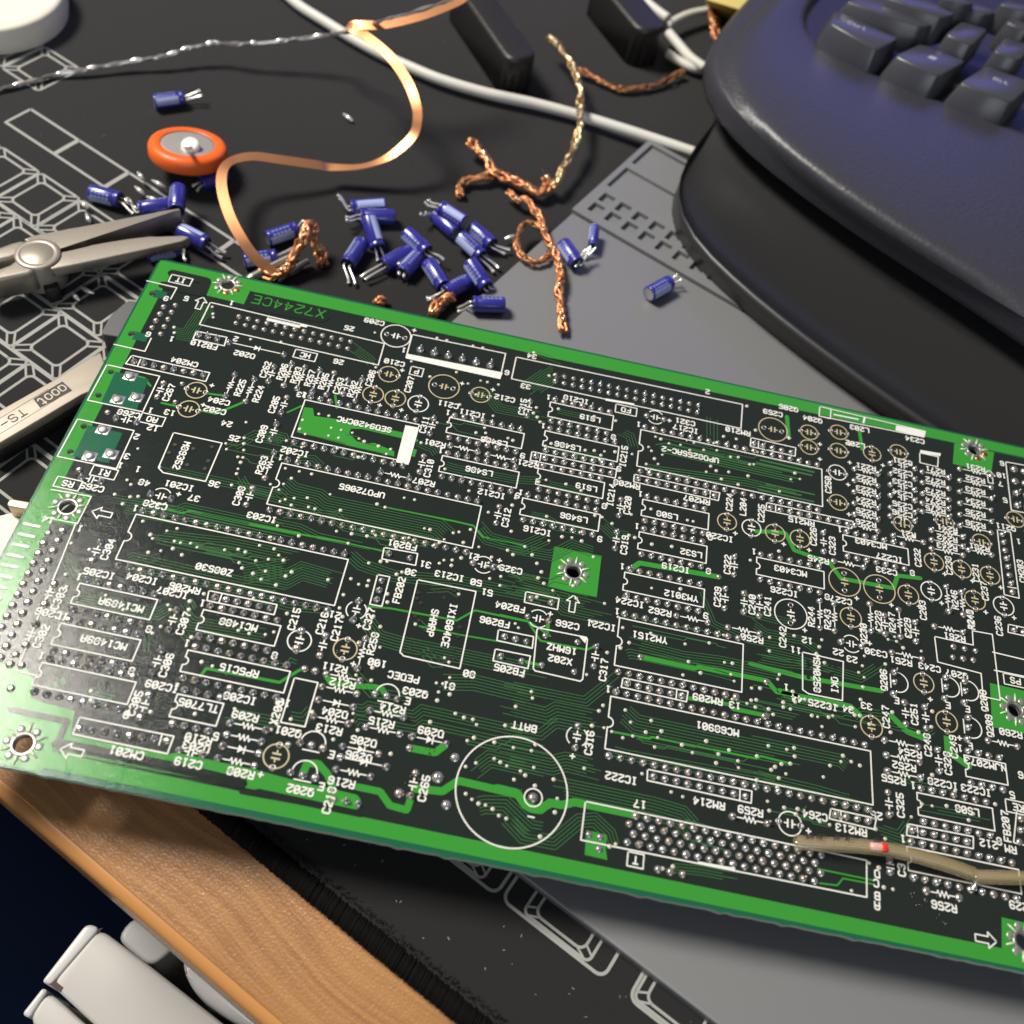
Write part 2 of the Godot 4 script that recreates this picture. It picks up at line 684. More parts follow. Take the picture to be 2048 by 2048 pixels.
func diode(text: String, ax: float, az: float, bx: float, bz: float, tx: float, tz: float, turn: int) -> void:
	var a := Vector2(ax, az)
	var b := Vector2(bx, bz)
	var d := (b - a).normalized()
	var n := Vector2(-d.y, d.x)
	var m := (a + b) / 2
	var st := tool(false)
	ribbon(st, a + d, b - d, 0.28, Y_INK)
	var y := Y_INK + 0.001
	tri(st, p3(m + d * 0.7 - n * 0.1, y), p3(m - d * 0.6 + n * 0.85, y), p3(m - d * 0.6 - n * 0.85, y))
	ribbon(st, m + d * 0.75 - n * 0.85, m + d * 0.75 + n * 0.85, 0.3, y)
	outline(st)
	joint(ax, az); joint(bx, bz)
	if text:
		label_print(text, tx, tz, turn)

# a place from which a radial capacitor has been taken: ring, two open holes, capacitor sign
func can(text: String, x: float, z: float, r: float, ang: float, tx: float, tz: float, turn: int, px := 0.0, pz := 0.0, burnt := false) -> void:
	var c := Vector2(x, z)
	var d := Vector2.from_angle(ang)
	var n := Vector2(-d.y, d.x)
	var st := tool(false)
	ring(st, c, r, 0.3, Y_INK)
	for s in [-1.0, 1.0]:
		ribbon(st, c + d * s * 0.5 - n * 0.95, c + d * s * 0.5 + n * 0.95, 0.42, Y_INK)
		ribbon(st, c + d * s * 0.5, c + d * s * 1.35, 0.34, Y_INK + 0.006)
	obj("printed_outline", st, mats.ink_aged if burnt else mats.ink, board)
	var sp := minf(r * 0.62, 2.6) if r > 3.2 else r * 0.95
	for s in [-1.0, 1.0]:
		open_hole(c + d * s * sp, 0.62)
	if text:
		label_print(text, tx, tz, turn)
	if px != 0.0:
		label_print("+", px, pz)

func open_hole(c: Vector2, r: float) -> void:
	var st := tool()
	var prof := [Vector2(r * 1.25, 0), Vector2(r * 1.15, 0.16), Vector2(r * 0.85, 0.22), Vector2(r * 0.62, 0.08), Vector2(r * 0.6, -1.2)]
	lathe(st, prof, p3(c, TOP + 0.06), Vector3.UP, 14)
	var o := obj("open_hole", st, mats.tin_dull, board)
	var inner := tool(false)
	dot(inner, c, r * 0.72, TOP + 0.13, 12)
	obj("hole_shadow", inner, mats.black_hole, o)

func transistor(text: String, x: float, z: float, flip: float, tx: float, tz: float, turn: int, j: Array, ex := 0.0, ez := 0.0) -> void:
	var c := Vector2(x, z)
	var st := tool(false)
	ring(st, c, 2.6, 0.3, Y_INK, flip - 0.25 - PI, flip + 0.25, 24)
	var a := c + Vector2.from_angle(flip + 0.75) * 2.5
	var b := c + Vector2.from_angle(flip + PI - 0.75) * 2.5
	ribbon(st, a, b, 0.3, Y_INK)
	outline(st)
	for k in range(0, j.size(), 2):
		joint(j[k], j[k + 1])
	if text:
		label_print(text, tx, tz, turn)
	if ex != 0.0:
		label_print("E", ex, ez)

# a lettered tag in a printed frame
func tag_print(text: String, x: float, z: float, w: float, h: float) -> void:
	box([x - w, z - h, x + w, z - h, x + w, z + h, x - w, z + h], 0.3)
	label_print(text, x, z, 2, 1.5)

func arrow(x: float, z: float, ang: float) -> void:
	var st := tool(false)
	var pts := []
	for q in [Vector2(2.4, 0), Vector2(0.6, 1.6), Vector2(0.6, 0.7), Vector2(-2.2, 0.7), Vector2(-2.2, -0.7), Vector2(0.6, -0.7), Vector2(0.6, -1.6), Vector2(2.4, 0)]:
		pts.append(Vector2(x, z) + q.rotated(ang))
	line(st, pts, 0.3, Y_INK)
	obj("printed_arrow", st, mats.ink, board)

func wide(a: Array, w: float, y := Y_TRACE, m := "copper_green") -> void:
	var st := tool(false)
	line(st, pts2(a), w, y)
	obj("copper_track" if m == "copper_green" else "bare_channel", st, mats[m], board)

var fine: SurfaceTool

# parallel tracks that follow one another round the bends
func bundle(a: Array, n: int, pitch := 0.74, w := 0.17, ends := 0.22) -> void:
	var p := pts2(a)
	var k := p.size()
	var off := []
	for i in k:
		var e: Vector2 = (p[i] - p[maxi(i - 1, 0)]).normalized() if i > 0 else (p[1] - p[0]).normalized()
		var f: Vector2 = (p[mini(i + 1, k - 1)] - p[i]).normalized() if i < k - 1 else e
		var m := Vector2(-e.y, e.x) + Vector2(-f.y, f.x)
		off.append(m / maxf(0.5, m.length_squared() / 2.0))
	for t in n:
		var q := []
		for i in k:
			q.append(p[i] + off[i] * pitch * t)
		var d0: Vector2 = (q[1] - q[0]).normalized()
		var d1: Vector2 = (q[-1] - q[-2]).normalized()
		q[0] += d0 * minf(rng.randf_range(0, 5.0), q[0].distance_to(q[1]) * 0.4)
		q[-1] -= d1 * minf(rng.randf_range(0, 6.0), q[-1].distance_to(q[-2]) * 0.4)
		line(fine, q, w, Y_TRACE, false)
		if rng.randf() < ends:
			via_spots.append(q[0])
		if rng.randf() < ends:
			via_spots.append(q[-1])

# short tracks with one jog, as many as asked, inside a field
func scatter(x0: float, z0: float, x1: float, z1: float, n: int, w := 0.2) -> void:
	for t in n:
		var z := lerpf(z0, z1, (t + rng.randf_range(0.2, 0.8)) / n)
		var a := rng.randf_range(x0, lerpf(x0, x1, 0.5))
		var b := rng.randf_range(lerpf(x0, x1, 0.55), x1)
		var m := rng.randf_range(a + 1.0, b - 1.0)
		var s: float = [-1.0, 1.0][rng.randi() % 2] * rng.randf_range(0.5, 1.5)
		line(fine, [Vector2(a, z), Vector2(m, z), Vector2(m + absf(s), z + s), Vector2(b, z + s)], w, Y_TRACE, false)
		if rng.randf() < 0.7:
			via_spots.append(Vector2(a, z))
		if rng.randf() < 0.7:
			via_spots.append(Vector2(b, z + s))

func copper(a: Array, holes: Array, m := "copper_green", y := Y_COPPER, called := "copper_area") -> void:
	var st := tool(false)
	lift = (lift + 1) % 7
	for q in holed(poly2(a), holes):
		flat_poly(st, q, y + (lift * 0.007 if m == "copper_green" else 0.0))
	obj(called, st, mats[m], board)

# solder petals round a fixing hole
func hole_ring(x: float, z: float, r: float, turn := 0.0, bare := 0) -> void:
	var c := Vector2(x, z)
	var st := tool()
	lathe(st, [Vector2(r - 0.02, -1.5), Vector2(r, 0.02), Vector2(r + 0.12, 0.1), Vector2(r + 0.62, 0.1), Vector2(r + 0.68, 0.01)], p3(c, TOP + 0.06), Vector3.UP, 28)
	var o := obj("hole_rim", st, mats.tin_dull, board)
	for k in 12:
		var a := turn + TAU * k / 12
		var d := Vector2.from_angle(a)
		var q := tool()
		if k % 2 == 0:
			var pc := c + d * (r + 1.35)
			lathe(q, [Vector2(0.82, 0), Vector2(0.76, 0.14), Vector2(0.45, 0.22), Vector2(0, 0.24)], p3(pc, TOP + 0.06), Vector3.UP, 12)
			obj("solder_petal", q, mats.copper_bare if k < bare * 2 else mats.petal, o)
		else:
			tube(q, [p3(c + d * (r + 0.4), TOP + 0.12), p3(c + d * (r + 1.4), TOP + 0.18), p3(c + d * (r + 2.6), TOP + 0.1)], [0.26, 0.28, 0.16], 6)
			obj("solder_streak", q, mats.via, o)

func square_pad(x: float, z: float, w: float, h: float) -> void:
	var st := tool()
	prism(st, PackedVector2Array([Vector2(x - w, z - h), Vector2(x + w, z - h), Vector2(x + w, z + h), Vector2(x - w, z + h)]), TOP, TOP + 0.3, 0.28, 3, false)
	lathe(st, [Vector2(w * 0.8, 0), Vector2(w * 0.6, 0.35), Vector2(w * 0.3, 0.5), Vector2(0.0, 0.3)], Vector3(x, TOP + 0.25, z), Vector3.UP, 14)
	obj("solder_pad", st, mats.tin, board)

func finish_joints() -> void:
	var looks := []
	for k in 4:
		var st := tool()
		org = Vector3.ZERO
		var lean: Vector3 = [Vector3(0.05, 1, 0.05), Vector3(-0.18, 1, -0.1), Vector3(0.12, 1, -0.2), Vector3(0, 1, 0)][k]
		var h: float = [0.62, 0.55, 0.7, 0.5][k]
		lathe(st, [Vector2(0.8, -0.03), Vector2(0.77, 0.1), Vector2(0.62, h * 0.55), Vector2(0.42, h * 0.9), Vector2(0.27, h)], Vector3.ZERO, Vector3.UP, 12)
		if k == 3:
			lathe(st, [Vector2(0.27, h), Vector2(0.12, h * 0.93), Vector2(0, h * 0.9)], Vector3.ZERO, Vector3.UP, 12)
		else:
			tube(st, [Vector3(0, h * 0.7, 0), Vector3(0, h, 0) + lean * 0.1, Vector3(0, h, 0) + lean * [0.55, 0.4, 0.8, 0][k]], [0.26, 0.25, 0.2], 8)
		st.generate_normals()
		looks.append(st.commit())
	var eye := Vector2(50, 140.6)
	var ranked := joints.duplicate()
	ranked.sort_custom(func(a, b): return eye.distance_squared_to(Vector2(a[0], a[1])) < eye.distance_squared_to(Vector2(b[0], b[1])))
	var rest := []
	for i in ranked.size():
		var q: Array = ranked[i]
		var look: int = q[3] if q[3] >= 0 else [0, 0, 1, 2, 3, 3][rng.randi() % 6]
		var s: float = q[2] * rng.randf_range(1.05, 1.2)
		var t := Transform3D(Basis(Vector3.UP, rng.randf() * TAU).scaled(Vector3(s, s * rng.randf_range(0.85, 1.2), s)), (Vector3(q[0], TOP + 0.03, q[1]) - board.position / MM) * MM)
		if i < 300:
			var o := put("solder_joint", looks[look], [mats.tin, mats.tin, mats.tin_dull, mats.tin_warm][rng.randi() % 4], board)
			o.transform = t
		else:
			rest.append([t, look])
	for look in 4:
		var list := rest.filter(func(r): return r[1] == look)
		var mm := MultiMesh.new()
		mm.transform_format = MultiMesh.TRANSFORM_3D
		mm.mesh = looks[look]
		mm.instance_count = list.size()
		for i in list.size():
			mm.set_instance_transform(i, list[i][0])
		var n := MultiMeshInstance3D.new()
		n.name = "solder_joints"
		n.multimesh = mm
		n.material_override = [mats.tin, mats.tin_dull, mats.tin, mats.tin_warm][look]
		n.set_meta("kind", "stuff")
		board.add_child(n, true)
	var st := tool()
	lathe(st, [Vector2(0.46, -0.02), Vector2(0.42, 0.14), Vector2(0.22, 0.2), Vector2(0, 0.18)], Vector3.ZERO, Vector3.UP, 9)
	st.generate_normals()
	var kept := []
	for q in via_spots:
		var free := true
		for k in kept:
			if (k as Vector2).distance_squared_to(q) < 1.3:
				free = false
				break
		if free:
			kept.append(q)
	via_spots = kept
	var vm := MultiMesh.new()
	vm.transform_format = MultiMesh.TRANSFORM_3D
	vm.mesh = st.commit()
	vm.instance_count = via_spots.size()
	for i in via_spots.size():
		var s := rng.randf_range(0.8, 1.15)
		vm.set_instance_transform(i, Transform3D(Basis.from_scale(Vector3(s, s, s)), (Vector3(via_spots[i].x, TOP + 0.06, via_spots[i].y) - board.position / MM) * MM))
	var vn := MultiMeshInstance3D.new()
	vn.name = "vias"
	vn.multimesh = vm
	vn.material_override = mats.via
	vn.set_meta("kind", "stuff")
	board.add_child(vn, true)

func laminate(holes: Array) -> void:
	var edge := PackedVector2Array()
	# cut edges: the long sides are sawn and slightly ragged
	edge.append_array(PackedVector2Array([Vector2(-53.2, -55.6), Vector2(-52.6, -57.0), Vector2(-51.3, -57.7)]))
	for k in range(1, 60):
		edge.append(Vector2(-51.3 + 266.0 * k / 60.0, -57.7 - 1.1 * k / 60.0 + rng.randf_range(-0.03, 0.03)))
	edge.append(Vector2(215, -58.8))
	edge.append(Vector2(215, 85.6))
	for k in range(1, 160):
		edge.append(Vector2(215 - 268.0 * k / 160.0, 85.6 + 1.2 * k / 160.0 + rng.randf_range(-0.09, 0.09) + (0.25 if rng.randf() < 0.06 else 0.0)))
	edge.append(Vector2(-53.2, 86.8))
	var st := tool(false)
	for q in holed(edge, holes):
		flat_poly(st, q, TOP)
		flat_poly(st, q, TOP - 1.6, false)
	obj("laminate", st, mats.teal, board)
	var side := tool(false)
	var c := clockwise(edge)
	for i in c.size():
		var a := c[i]
		var d := c[(i + 1) % c.size()]
		quad(side, p3(a, TOP), p3(a, TOP - 1.6), p3(d, TOP - 1.6), p3(d, TOP))
	for h in holes:
		for k in 24:
			var a: Vector2 = Vector2(h[0], h[1]) + Vector2.from_angle(TAU * k / 24) * h[2]
			var d: Vector2 = Vector2(h[0], h[1]) + Vector2.from_angle(TAU * (k + 1) / 24) * h[2]
			quad(side, p3(d, TOP), p3(d, TOP - 1.6), p3(a, TOP - 1.6), p3(a, TOP))
	obj("cut_edge", side, mats.fibre, board)

func wide_ink(a: Array, w: float) -> void:
	var st := tool(false)
	line(st, pts2(a), w, Y_INK)
	outline(st)

func ink_patch(a: Array) -> void:
	var st := tool(false)
	flat_poly(st, poly2(a), Y_INK + 0.016)
	obj("printed_bar", st, mats.ink, board)

func drill(x: float, z: float) -> void:
	var st := tool(false)
	ring(st, Vector2(x, z), 0.42, 0.16, Y_INK, 0, TAU, 12)
	dot(st, Vector2(x, z), 0.34, Y_INK - 0.004, 10)
	obj("tented_via", st, mats.via_dark, board)

func battery_ring(x: float, z: float, r: float, jx: float, jz: float) -> void:
	var st := tool(false)
	ring(st, Vector2(x, z), r, 0.32, Y_INK, 0, TAU, 96)
	outline(st)
	st = tool(false)
	ring(st, Vector2(jx, jz), 1.9, 0.3, Y_INK, 0, TAU, 32)
	outline(st)

func copper_letters(text: String, x: float, z: float) -> void:
	var st := tool(false)
	write_on(st, text, Vector2(x, z), 2, Y_INK, 3.0, 3.0, 0.36)
	obj("lettering", st, mats.copper_green, board)

func build_board() -> void:
	fine = tool(false)
	var holes := [[74.7, 14.2, 1.75], [-32.4, -53.4, 1.7], [-44.5, 26, 1.75], [-30.6, 81.5, 1.9], [182.9, -53.6, 1.75], [184.6, 26.1, 1.75], [179.6, 79.6, 1.75], [-50.18, -44.29, 1.0], [-50.12, -28.86, 1.0], [-50.35, -15.11, 0.8], [-50.39, -7.11, 0.8], [-50.03, 3.01, 0.8], [-49.98, 11.08, 0.8]]
	laminate(holes)
	copper([-48.5, -53.5, 214, -54.5, 214, 83.2, -22, 83.2, -22, 80, -48.5, 79.5], holes, "mask_dark", TOP + 0.012, "dark_solder_mask")
	# border copper
	copper([-52.6, -57, 214, -58.2, 214, -55.2, 120, -53.6, 60, -52.9, -52.6, -53], [[-32.4, -53.4, 1.7], [182.9, -53.6, 1.75]])
	copper([-52.6, -52.998, -48.3, -52.998, -48.3, 21.5, -40.6, 21.5, -40.6, 30.6, -46.2, 30.6, -46.2, 66, -52.6, 66], holes)
	copper([-52.6, 66.002, -36.6, 66.002, -34.4, 68.2, -34.4, 74.2, -30, 76.5, -24.2, 81.9, 38, 82.1, 214, 81.9, 214, 85.1, -24.7, 85.3, -25.4, 86.3, -52.6, 86.3], holes)
	copper([-38.5, -54.9, -26, -54.8, -26.1, -47.6, -37.9, -47.9], [[-32.4, -53.4, 1.7]])
	copper([69.1, 8.3, 81, 8.1, 81.1, 19.9, 69.1, 20], [[74.7, 14.2, 1.75]])
	copper([179, 20.3, 198.6, 20.6, 196.7, 31.9, 178.2, 31.9], [[184.6, 26.1, 1.75]])
	copper([175.2, 75.6, 189.6, 76, 188.5, 83.1, 174.4, 82.4], [[179.6, 79.6, 1.75]])
	copper([177.1, -54.7, 188.8, -54.2, 187, -46.1, 175.9, -46.6], [[182.9, -53.6, 1.75]])
	copper([-38.3, 67.6, -33.9, 67.7, -33.8, 68.9, -33.4, 71.7, -31.4, 72.3, -23.7, 72.8, -22.4, 78, -2.4, 77.7, -0.8, 76.9, 15.5, 77.1, 24.1, 77.6, 16.7, 81.1, -22.6, 81.6, -35.9, 80.1, -41.5, 67.8], [[-30.6, 81.5, 1.9]])
	copper([14.8, 77.9, 18.3, 77.9, 30.2, 77.7, 37.1, 77.9, 38, 78.6, 38.5, 80.2, 37.6, 80.9, 15.6, 80.7], [])
	copper([-0.7, -17.3, 1.5, -17.6, 2.5, -15.2, 9.3, -15.9, 25.6, -16.1, 25.8, -14.2, 15.2, -14.4, 12.5, -13.7, 12.5, -12.1, 15, -10.2, 17.6, -10.2, 19.3, -10.9, 24.8, -9.6, 25.2, -7.9, -0.3, -9], [])
	copper([27.4, -14.7, 30, -14.9, 29.9, -14.2, 27.4, -13.6], [])
	copper([27.1, -12.3, 30.3, -11.6, 30.2, -9.3, 27.3, -9.3], [])
	copper([85.2, 75.4, 89.7, 75.5, 89.7, 78.4, 90.3, 80.6, 85.5, 80.5], [])
	copper([165.9, 36.7, 167.8, 36.8, 167.2, 40.7, 165.8, 40.8], [])
	copper([-49.3, -15.4, -40.6, -15.3, -39.9, -4.9, -48.9, -4.9], holes, "teal", Y_CUT, "bare_laminate")
	copper([-49.1, 2.5, -40.5, 2.6, -40.3, 12, -48.9, 12.2], holes, "teal", Y_CUT, "bare_laminate")
	copper([-50.1, -45.9, -46.6, -45.7, -46.5, -43, -50, -43.1], holes, "teal", Y_CUT, "bare_laminate")
	copper([-49.7, -29.9, -45.9, -29.8, -45.7, -27, -49.4, -27.1], holes, "teal", Y_CUT, "bare_laminate")
	wide([-35.9, 75.2, -24.2, 75.2, -24.2, 80.2], 1.3, Y_CUT, "mask_dark")
	wide([-24.2, 80.2, -18.2, 80, 0.3, 80, 13.9, 80.4], 2.2, Y_CUT, "mask_dark")
	wide([14.2, 82.2, 25.6, 81.9, 38.9, 81.9], 0.7, Y_CUT, "mask_dark")
	wide([-48, -53.1, -38.3, -53, -38, -48.2, -48.8, -48.1], 2.6, Y_CUT, "mask_dark")
	wide([-23.4, -48.6, -5, -49.7], 5.2, Y_CUT, "mask_dark")
	wide([45.4, 65.9, 51, 65.8, 53, 63.4], 1.6)
	wide([36.7, 76.3, 41.6, 76.3, 44.2, 78.7, 47.8, 78.9, 48.1, 75.9], 1.5)
	wide([48.4, 74.2, 54.2, 73.6, 57, 70.7, 69.7, 71, 72.8, 73.4, 75.1, 73.3, 76.9, 71.2], 1.7)
	wide([65.3, 70.6, 69.7, 70.7, 71.7, 72.9, 74.4, 73.4, 77.2, 71.3, 79.5, 71.3, 82, 70.1, 95.2, 70.1], 1.8)
	wide([93.1, 33.2, 105.9, 33.2, 107, 32.6, 123.5, 32.4, 125.7, 34.7, 131.4, 34.6], 1.2)
	wide([88.5, 10.1, 90.6, 7.8, 110.8, 6.9], 1.4)
	wide([104.6, 41, 114.8, 40.3, 115.5, 41.3, 123.6, 41.2], 1.0)
	wide([88.3, 52.8, 96.8, 52.6, 97.4, 52.1, 121.3, 52, 122.3, 51.2, 129.5, 51.5], 0.5)
	wide([70.5, 28.9, 70.7, 32.9], 0.9)
	wide([65.9, 40.5, 70.7, 40.6], 0.8)
	wide([119.8, -9.1, 124.7, -10.3, 127.7, -10.6, 130, -5.9, 139.3, -4.4, 142.2, -0.4, 156, -0.9, 157.3, -5, 163.4, -5.7], 1.2)
	wide([24.1, 53.6, 25.6, 55.2, 30.3, 54.8, 34.9, 54, 36.7, 54.1, 38.1, 55.5], 1.3)
	wide([25.2, 76.1, 25.5, 73.6, 27.7, 73.2, 30.2, 75, 31.7, 77], 1.6)
	wide([-1.7, 59.8, -1.1, 57.8, 14.9, 57.5, 18.3, 53.7], 0.7)
	wide([5.9, -23.2, 7.4, -19.3], 0.6)
	wide([-4.3, -14.4, -0.9, -18], 0.5)
	wide([126.4, 34.3, 143.6, 34.4, 145.9, 36.3], 1.3)
	wide([119.3, 28.9, 132, 29.5, 151.4, 28.7], 1.2)
	wide([153.4, 34.6, 157, 37.7, 161.1, 38.5], 1.5)
	wide([166.8, 37.5, 167, 40.8, 171.3, 43.1], 1.6)
	wide([-43.5, -15.5, -41.8, -15.4, -39.5, -13.4], 0.6)
	wide([-25.1, -14.9, -20.8, -15.4], 0.6)
	wide([-24.8, -9.2, -21.2, -9.2, -15.7, -14.7], 0.7)
	wide([-35, -8.9, -30.6, -8.9], 0.6)
	wide([-23.1, 21.1, -19.3, 21.3, -17.5, 20.1, 8.7, 19.9], 0.55)
	wide([-3.2, 20.3, 6.1, 20.2, 20.3, 19.7, 29.7, 19.8], 0.55)
	wide([29, 35.1, 33.9, 34.4, 49.5, 33.9, 53.2, 30.3, 66.2, 30.3, 71.5, 32.8], 0.5)
	wide([41.4, 37.3, 50.9, 37.3, 67.2, 36.6], 0.4)
	wide([59.1, 30.1, 65.8, 30.2, 69.4, 34.5, 80.4, 34.3, 81.8, 33.2], 0.5)
	wide([26.5, 7.6, 43.9, 7.3, 48.6, 7.4, 51.4, 10, 61.9, 10], 0.5)
	wide([149, -51, 149.5, -44.5], 1.0)
	wide([127.9, -50.4, 128.4, -43.2], 1.2)
	wide([135.1, 73.5, 147.4, 73.5], 0.35)
	wide([135.5, 76.4, 139.3, 76.1, 140.6, 74.4, 147.4, 74.3], 0.35)
	bundle([1.1, 4.3, 4.4, 6.3, 10.7, 6.5, 13, 7.8, 40.9, 7.6, 44.9, 10.3], 9)
	bundle([1.6, 13.9, 15.6, 11.8, 19.1, 13.7, 42.4, 13.2], 5)
	bundle([1.2, 17.4, 8.3, 17.4, 13.3, 18.8, 29.1, 18.8], 3)
	bundle([49.8, 5.3, 53.5, 8.5, 61, 8.9, 67.3, 3.6], 6, 0.7, 0.17, 0.22)
	bundle([-0.2, -1.7, 6.1, -3, 10.9, 0.2], 4, 0.8, 0.17, 0.22)
	bundle([36.9, -9.9, 41.1, -9.5, 56, -10, 65.2, -11.9], 4)
	bundle([29.7, -15.1, 34.9, -13.9, 37, -11.4], 4)
	bundle([5.1, -42.9, 12, -39.1, 14.2, -37.4], 5, 0.7, 0.17, 0.22)
	bundle([-12, -8.1, -2.4, -7.7, -0.8, -5.1], 5, 0.7, 0.17, 0.22)
	bundle([39.1, -35, 45.8, -35.8, 49, -32.3, 62.2, -32.7], 5)
	bundle([-27.7, 36.1, -26.3, 34.2, -12.5, 34.4, -0.6, 34.4, 12.6, 33.6], 7)
	bundle([-24.9, 27.2, -12.9, 25.9, -6.5, 25.1, 10.2, 25], 5)
	bundle([-3.4, 32.5, 1, 30.2, 10.4, 25.7], 8, 0.7, 0.17, 0.22)
	bundle([-33.2, 20.8, -21.2, 20, -19.6, 18.4, 8.3, 18.4], 7)
	bundle([-40.9, 36, -34.9, 42, -24.4, 41.9], 4, 0.75, 0.17, 0.22)
	bundle([-36.3, 46.4, -16, 46.5, -13.4, 43.3], 5, 0.65, 0.17, 0.22)
	bundle([-25.4, 67.9, -13.8, 68], 5, 0.65, 0.3, 0.22)
	bundle([-10.6, 44.2, -7.3, 46.6, 11.4, 45.7], 6, 0.7, 0.17, 0.22)
	bundle([-11.1, 40.7, -6.6, 45.6], 5, 0.65, 0.17, 0.22)
	bundle([5.5, 65.4, 21.5, 65.1], 5)
	bundle([-30.1, 65.2, -27.1, 68.5], 3, 1.6, 0.9, 0.22)
	bundle([-9.1, 49.4, -5.7, 52.1], 3, 0.8, 0.17, 0.22)
	bundle([-14.2, 59, -15.7, 54, -14.3, 51.4], 2)
	bundle([-41.6, -34.1, -38.3, -34.2, -37.6, -39.5, -37, -43.9, -31.5, -44.3], 7, 0.62, 0.17, 0.22)
	bundle([-30, 9.2, -10.8, 9.3, 5.7, 9.2], 4)
	bundle([-16.4, 0.6, -10.4, -6.6, 1.1, -7.2], 4, 0.8, 0.17, 0.22)
	bundle([-10.1, 5.8, -5.9, 10.4, 6.2, 10.9], 4, 0.7, 0.17, 0.22)
	bundle([-36.4, 20.3, -25.4, 19.7, -14.8, 20.1, 8.7, 19.9], 5)
	bundle([62.7, -35.2, 66.5, -35.1, 79, -35.3], 3)
	bundle([62.2, -23.1, 67.8, -22.5, 81.2, -22.7], 4, 0.7, 0.17, 0.22)
	bundle([59.6, -0.2, 65.9, -0.4, 69.3, 1.1, 78.8, 0.6], 5, 0.62, 0.17, 0.22)
	bundle([62.8, -10.8, 79.2, -10.7], 4, 0.7, 0.17, 0.22)
	bundle([51.7, -39.3, 60.8, -51.9], 9, 0.7, 0.2, 0.1)
	bundle([107.9, -47.5, 108.6, -33.2], 4, 1.0, 0.17, 0.22)
	bundle([91.5, -30.1, 94, -31.3, 131.7, -30.9], 5, 0.8, 0.3, 0.22)
	bundle([87.9, -23, 93, -23.1, 117.4, -25.5, 131.6, -25.1], 4, 0.8, 0.25, 0.22)
	bundle([79.6, -3.5, 83.9, -0.3, 89.1, -0.7], 5, 0.7, 0.17, 0.22)
	bundle([55.7, 10.2, 68.1, 9.8, 73, 5.3, 82.6, 6.6], 5, 0.7, 0.17, 0.22)
	bundle([52.8, -54.4, 63.8, -52.8], 3)
	bundle([57.3, 19.2, 70.3, 19.9, 84.1, 20.5], 5)
	bundle([81.4, -33.3, 85.4, -32.2, 87.6, -25.8], 4, 0.8, 0.17, 0.22)
	bundle([117.6, -34.2, 136.7, -34], 3, 1.3, 0.6, 0)
	bundle([117.9, -25.1, 137.4, -25.1], 3, 1.2, 0.5, 0)
	bundle([118.9, 16.3, 123.2, 18.8, 132.4, 18.6, 138.8, 21.7], 4, 0.7, 0.17, 0.22)
	bundle([119.2, 25.9, 127.5, 25.8, 140.1, 24.1], 4, 0.7, 0.17, 0.22)
	bundle([-0.3, 29.7, 8.3, 30.1, 11.1, 27.3, 22.8, 28.2], 8, 0.66, 0.17, 0.22)
	bundle([2.2, 37.5, 11.7, 38.1, 21.3, 36.6], 4)
	bundle([20.8, 20.5, 25.3, 23.3, 33, 24.4, 47.2, 22.2, 69.9, 21.8], 5)
	bundle([29, 35.5, 33.8, 40.5, 37.5, 40.8, 51.5, 40.7, 72.6, 40.6], 6, 0.7, 0.17, 0.22)
	bundle([47, 48.2, 56.2, 46.3, 73.4, 46.8], 6)
	bundle([30.6, 58.8, 33.4, 58.7, 34.4, 57.6, 44.4, 57.6, 45.8, 55.8, 74.8, 56.1], 4)
	bundle([31.9, 63.6, 32.9, 61.2, 45.5, 60.9, 46.8, 59.2, 60.3, 59.3, 75.2, 59.3], 3)
	bundle([28.2, 49.2, 35.1, 54.5, 48.3, 53], 3, 1.0, 0.17, 0.22)
	bundle([58, 67.4, 61.9, 62.9, 75.8, 63.2], 6, 0.7, 0.17, 0.22)
	bundle([60.6, 73.9, 62.7, 72.8, 67.9, 71.8, 74.1, 75.8, 77.5, 75.7], 6)
	bundle([38.9, 27.3, 46.3, 25, 50.7, 26.9], 3, 0.9, 0.17, 0.22)
	bundle([40.2, 34.9, 43.2, 37, 41.3, 38.3], 2, 1.5, 0.17, 0.22)
	bundle([42.5, 40.8, 46.8, 44.2, 49.9, 43.4], 3, 1.1, 0.17, 0.22)
	bundle([7.1, 53.4, 15, 53.1, 15.5, 51.4, 18.1, 52], 2)
	bundle([17.7, 63.5, 21.3, 63.4, 22.8, 60.2], 4, 0.8, 0.17, 0.22)
	bundle([62.5, 50.1, 72.8, 50.4, 74.7, 48.7, 86.8, 48.6], 6)
	bundle([63.5, 55.8, 72.2, 55.8, 74.6, 53, 75.9, 52.4, 87.6, 52.4], 4)
	bundle([64.4, 61.1, 75.7, 61.1, 78.6, 59.7, 87, 60.1], 7, 0.7, 0.17, 0.22)
	bundle([76.3, 65.5, 86.2, 65.5, 99.2, 65.5, 106.1, 66.1, 110.8, 70.2], 8, 0.7, 0.17, 0.22)
	bundle([66.5, 73.4, 72.8, 78, 78.1, 77.9, 82.7, 72.6, 86.9, 71.4, 91.2, 74.2, 93, 78.4], 5, 0.7, 0.17, 0.22)
	bundle([61.8, 46.1, 81.1, 45.9, 87.5, 38.3], 4)
	bundle([57.6, 20.9, 70.8, 20.9, 74.3, 23.7, 86, 23.9], 5)
	bundle([88.8, 32.8, 90.2, 31.8, 110.7, 31.7, 117.5, 32.2], 4)
	bundle([88.8, 28.7, 103.1, 29.4, 112.1, 28.6, 131.4, 28.6], 5, 0.7, 0.17, 0.22)
	bundle([90.4, 45, 94.2, 47.6, 131.4, 47.6], 7)
	bundle([87.9, 55.9, 91.5, 56.3, 131.3, 55.3], 4)
	bundle([108.1, 39.1, 131.4, 39.3], 3)
	bundle([117.5, 8.4, 119.3, 14.2, 131.5, 14.7], 4, 0.7, 0.17, 0.22)
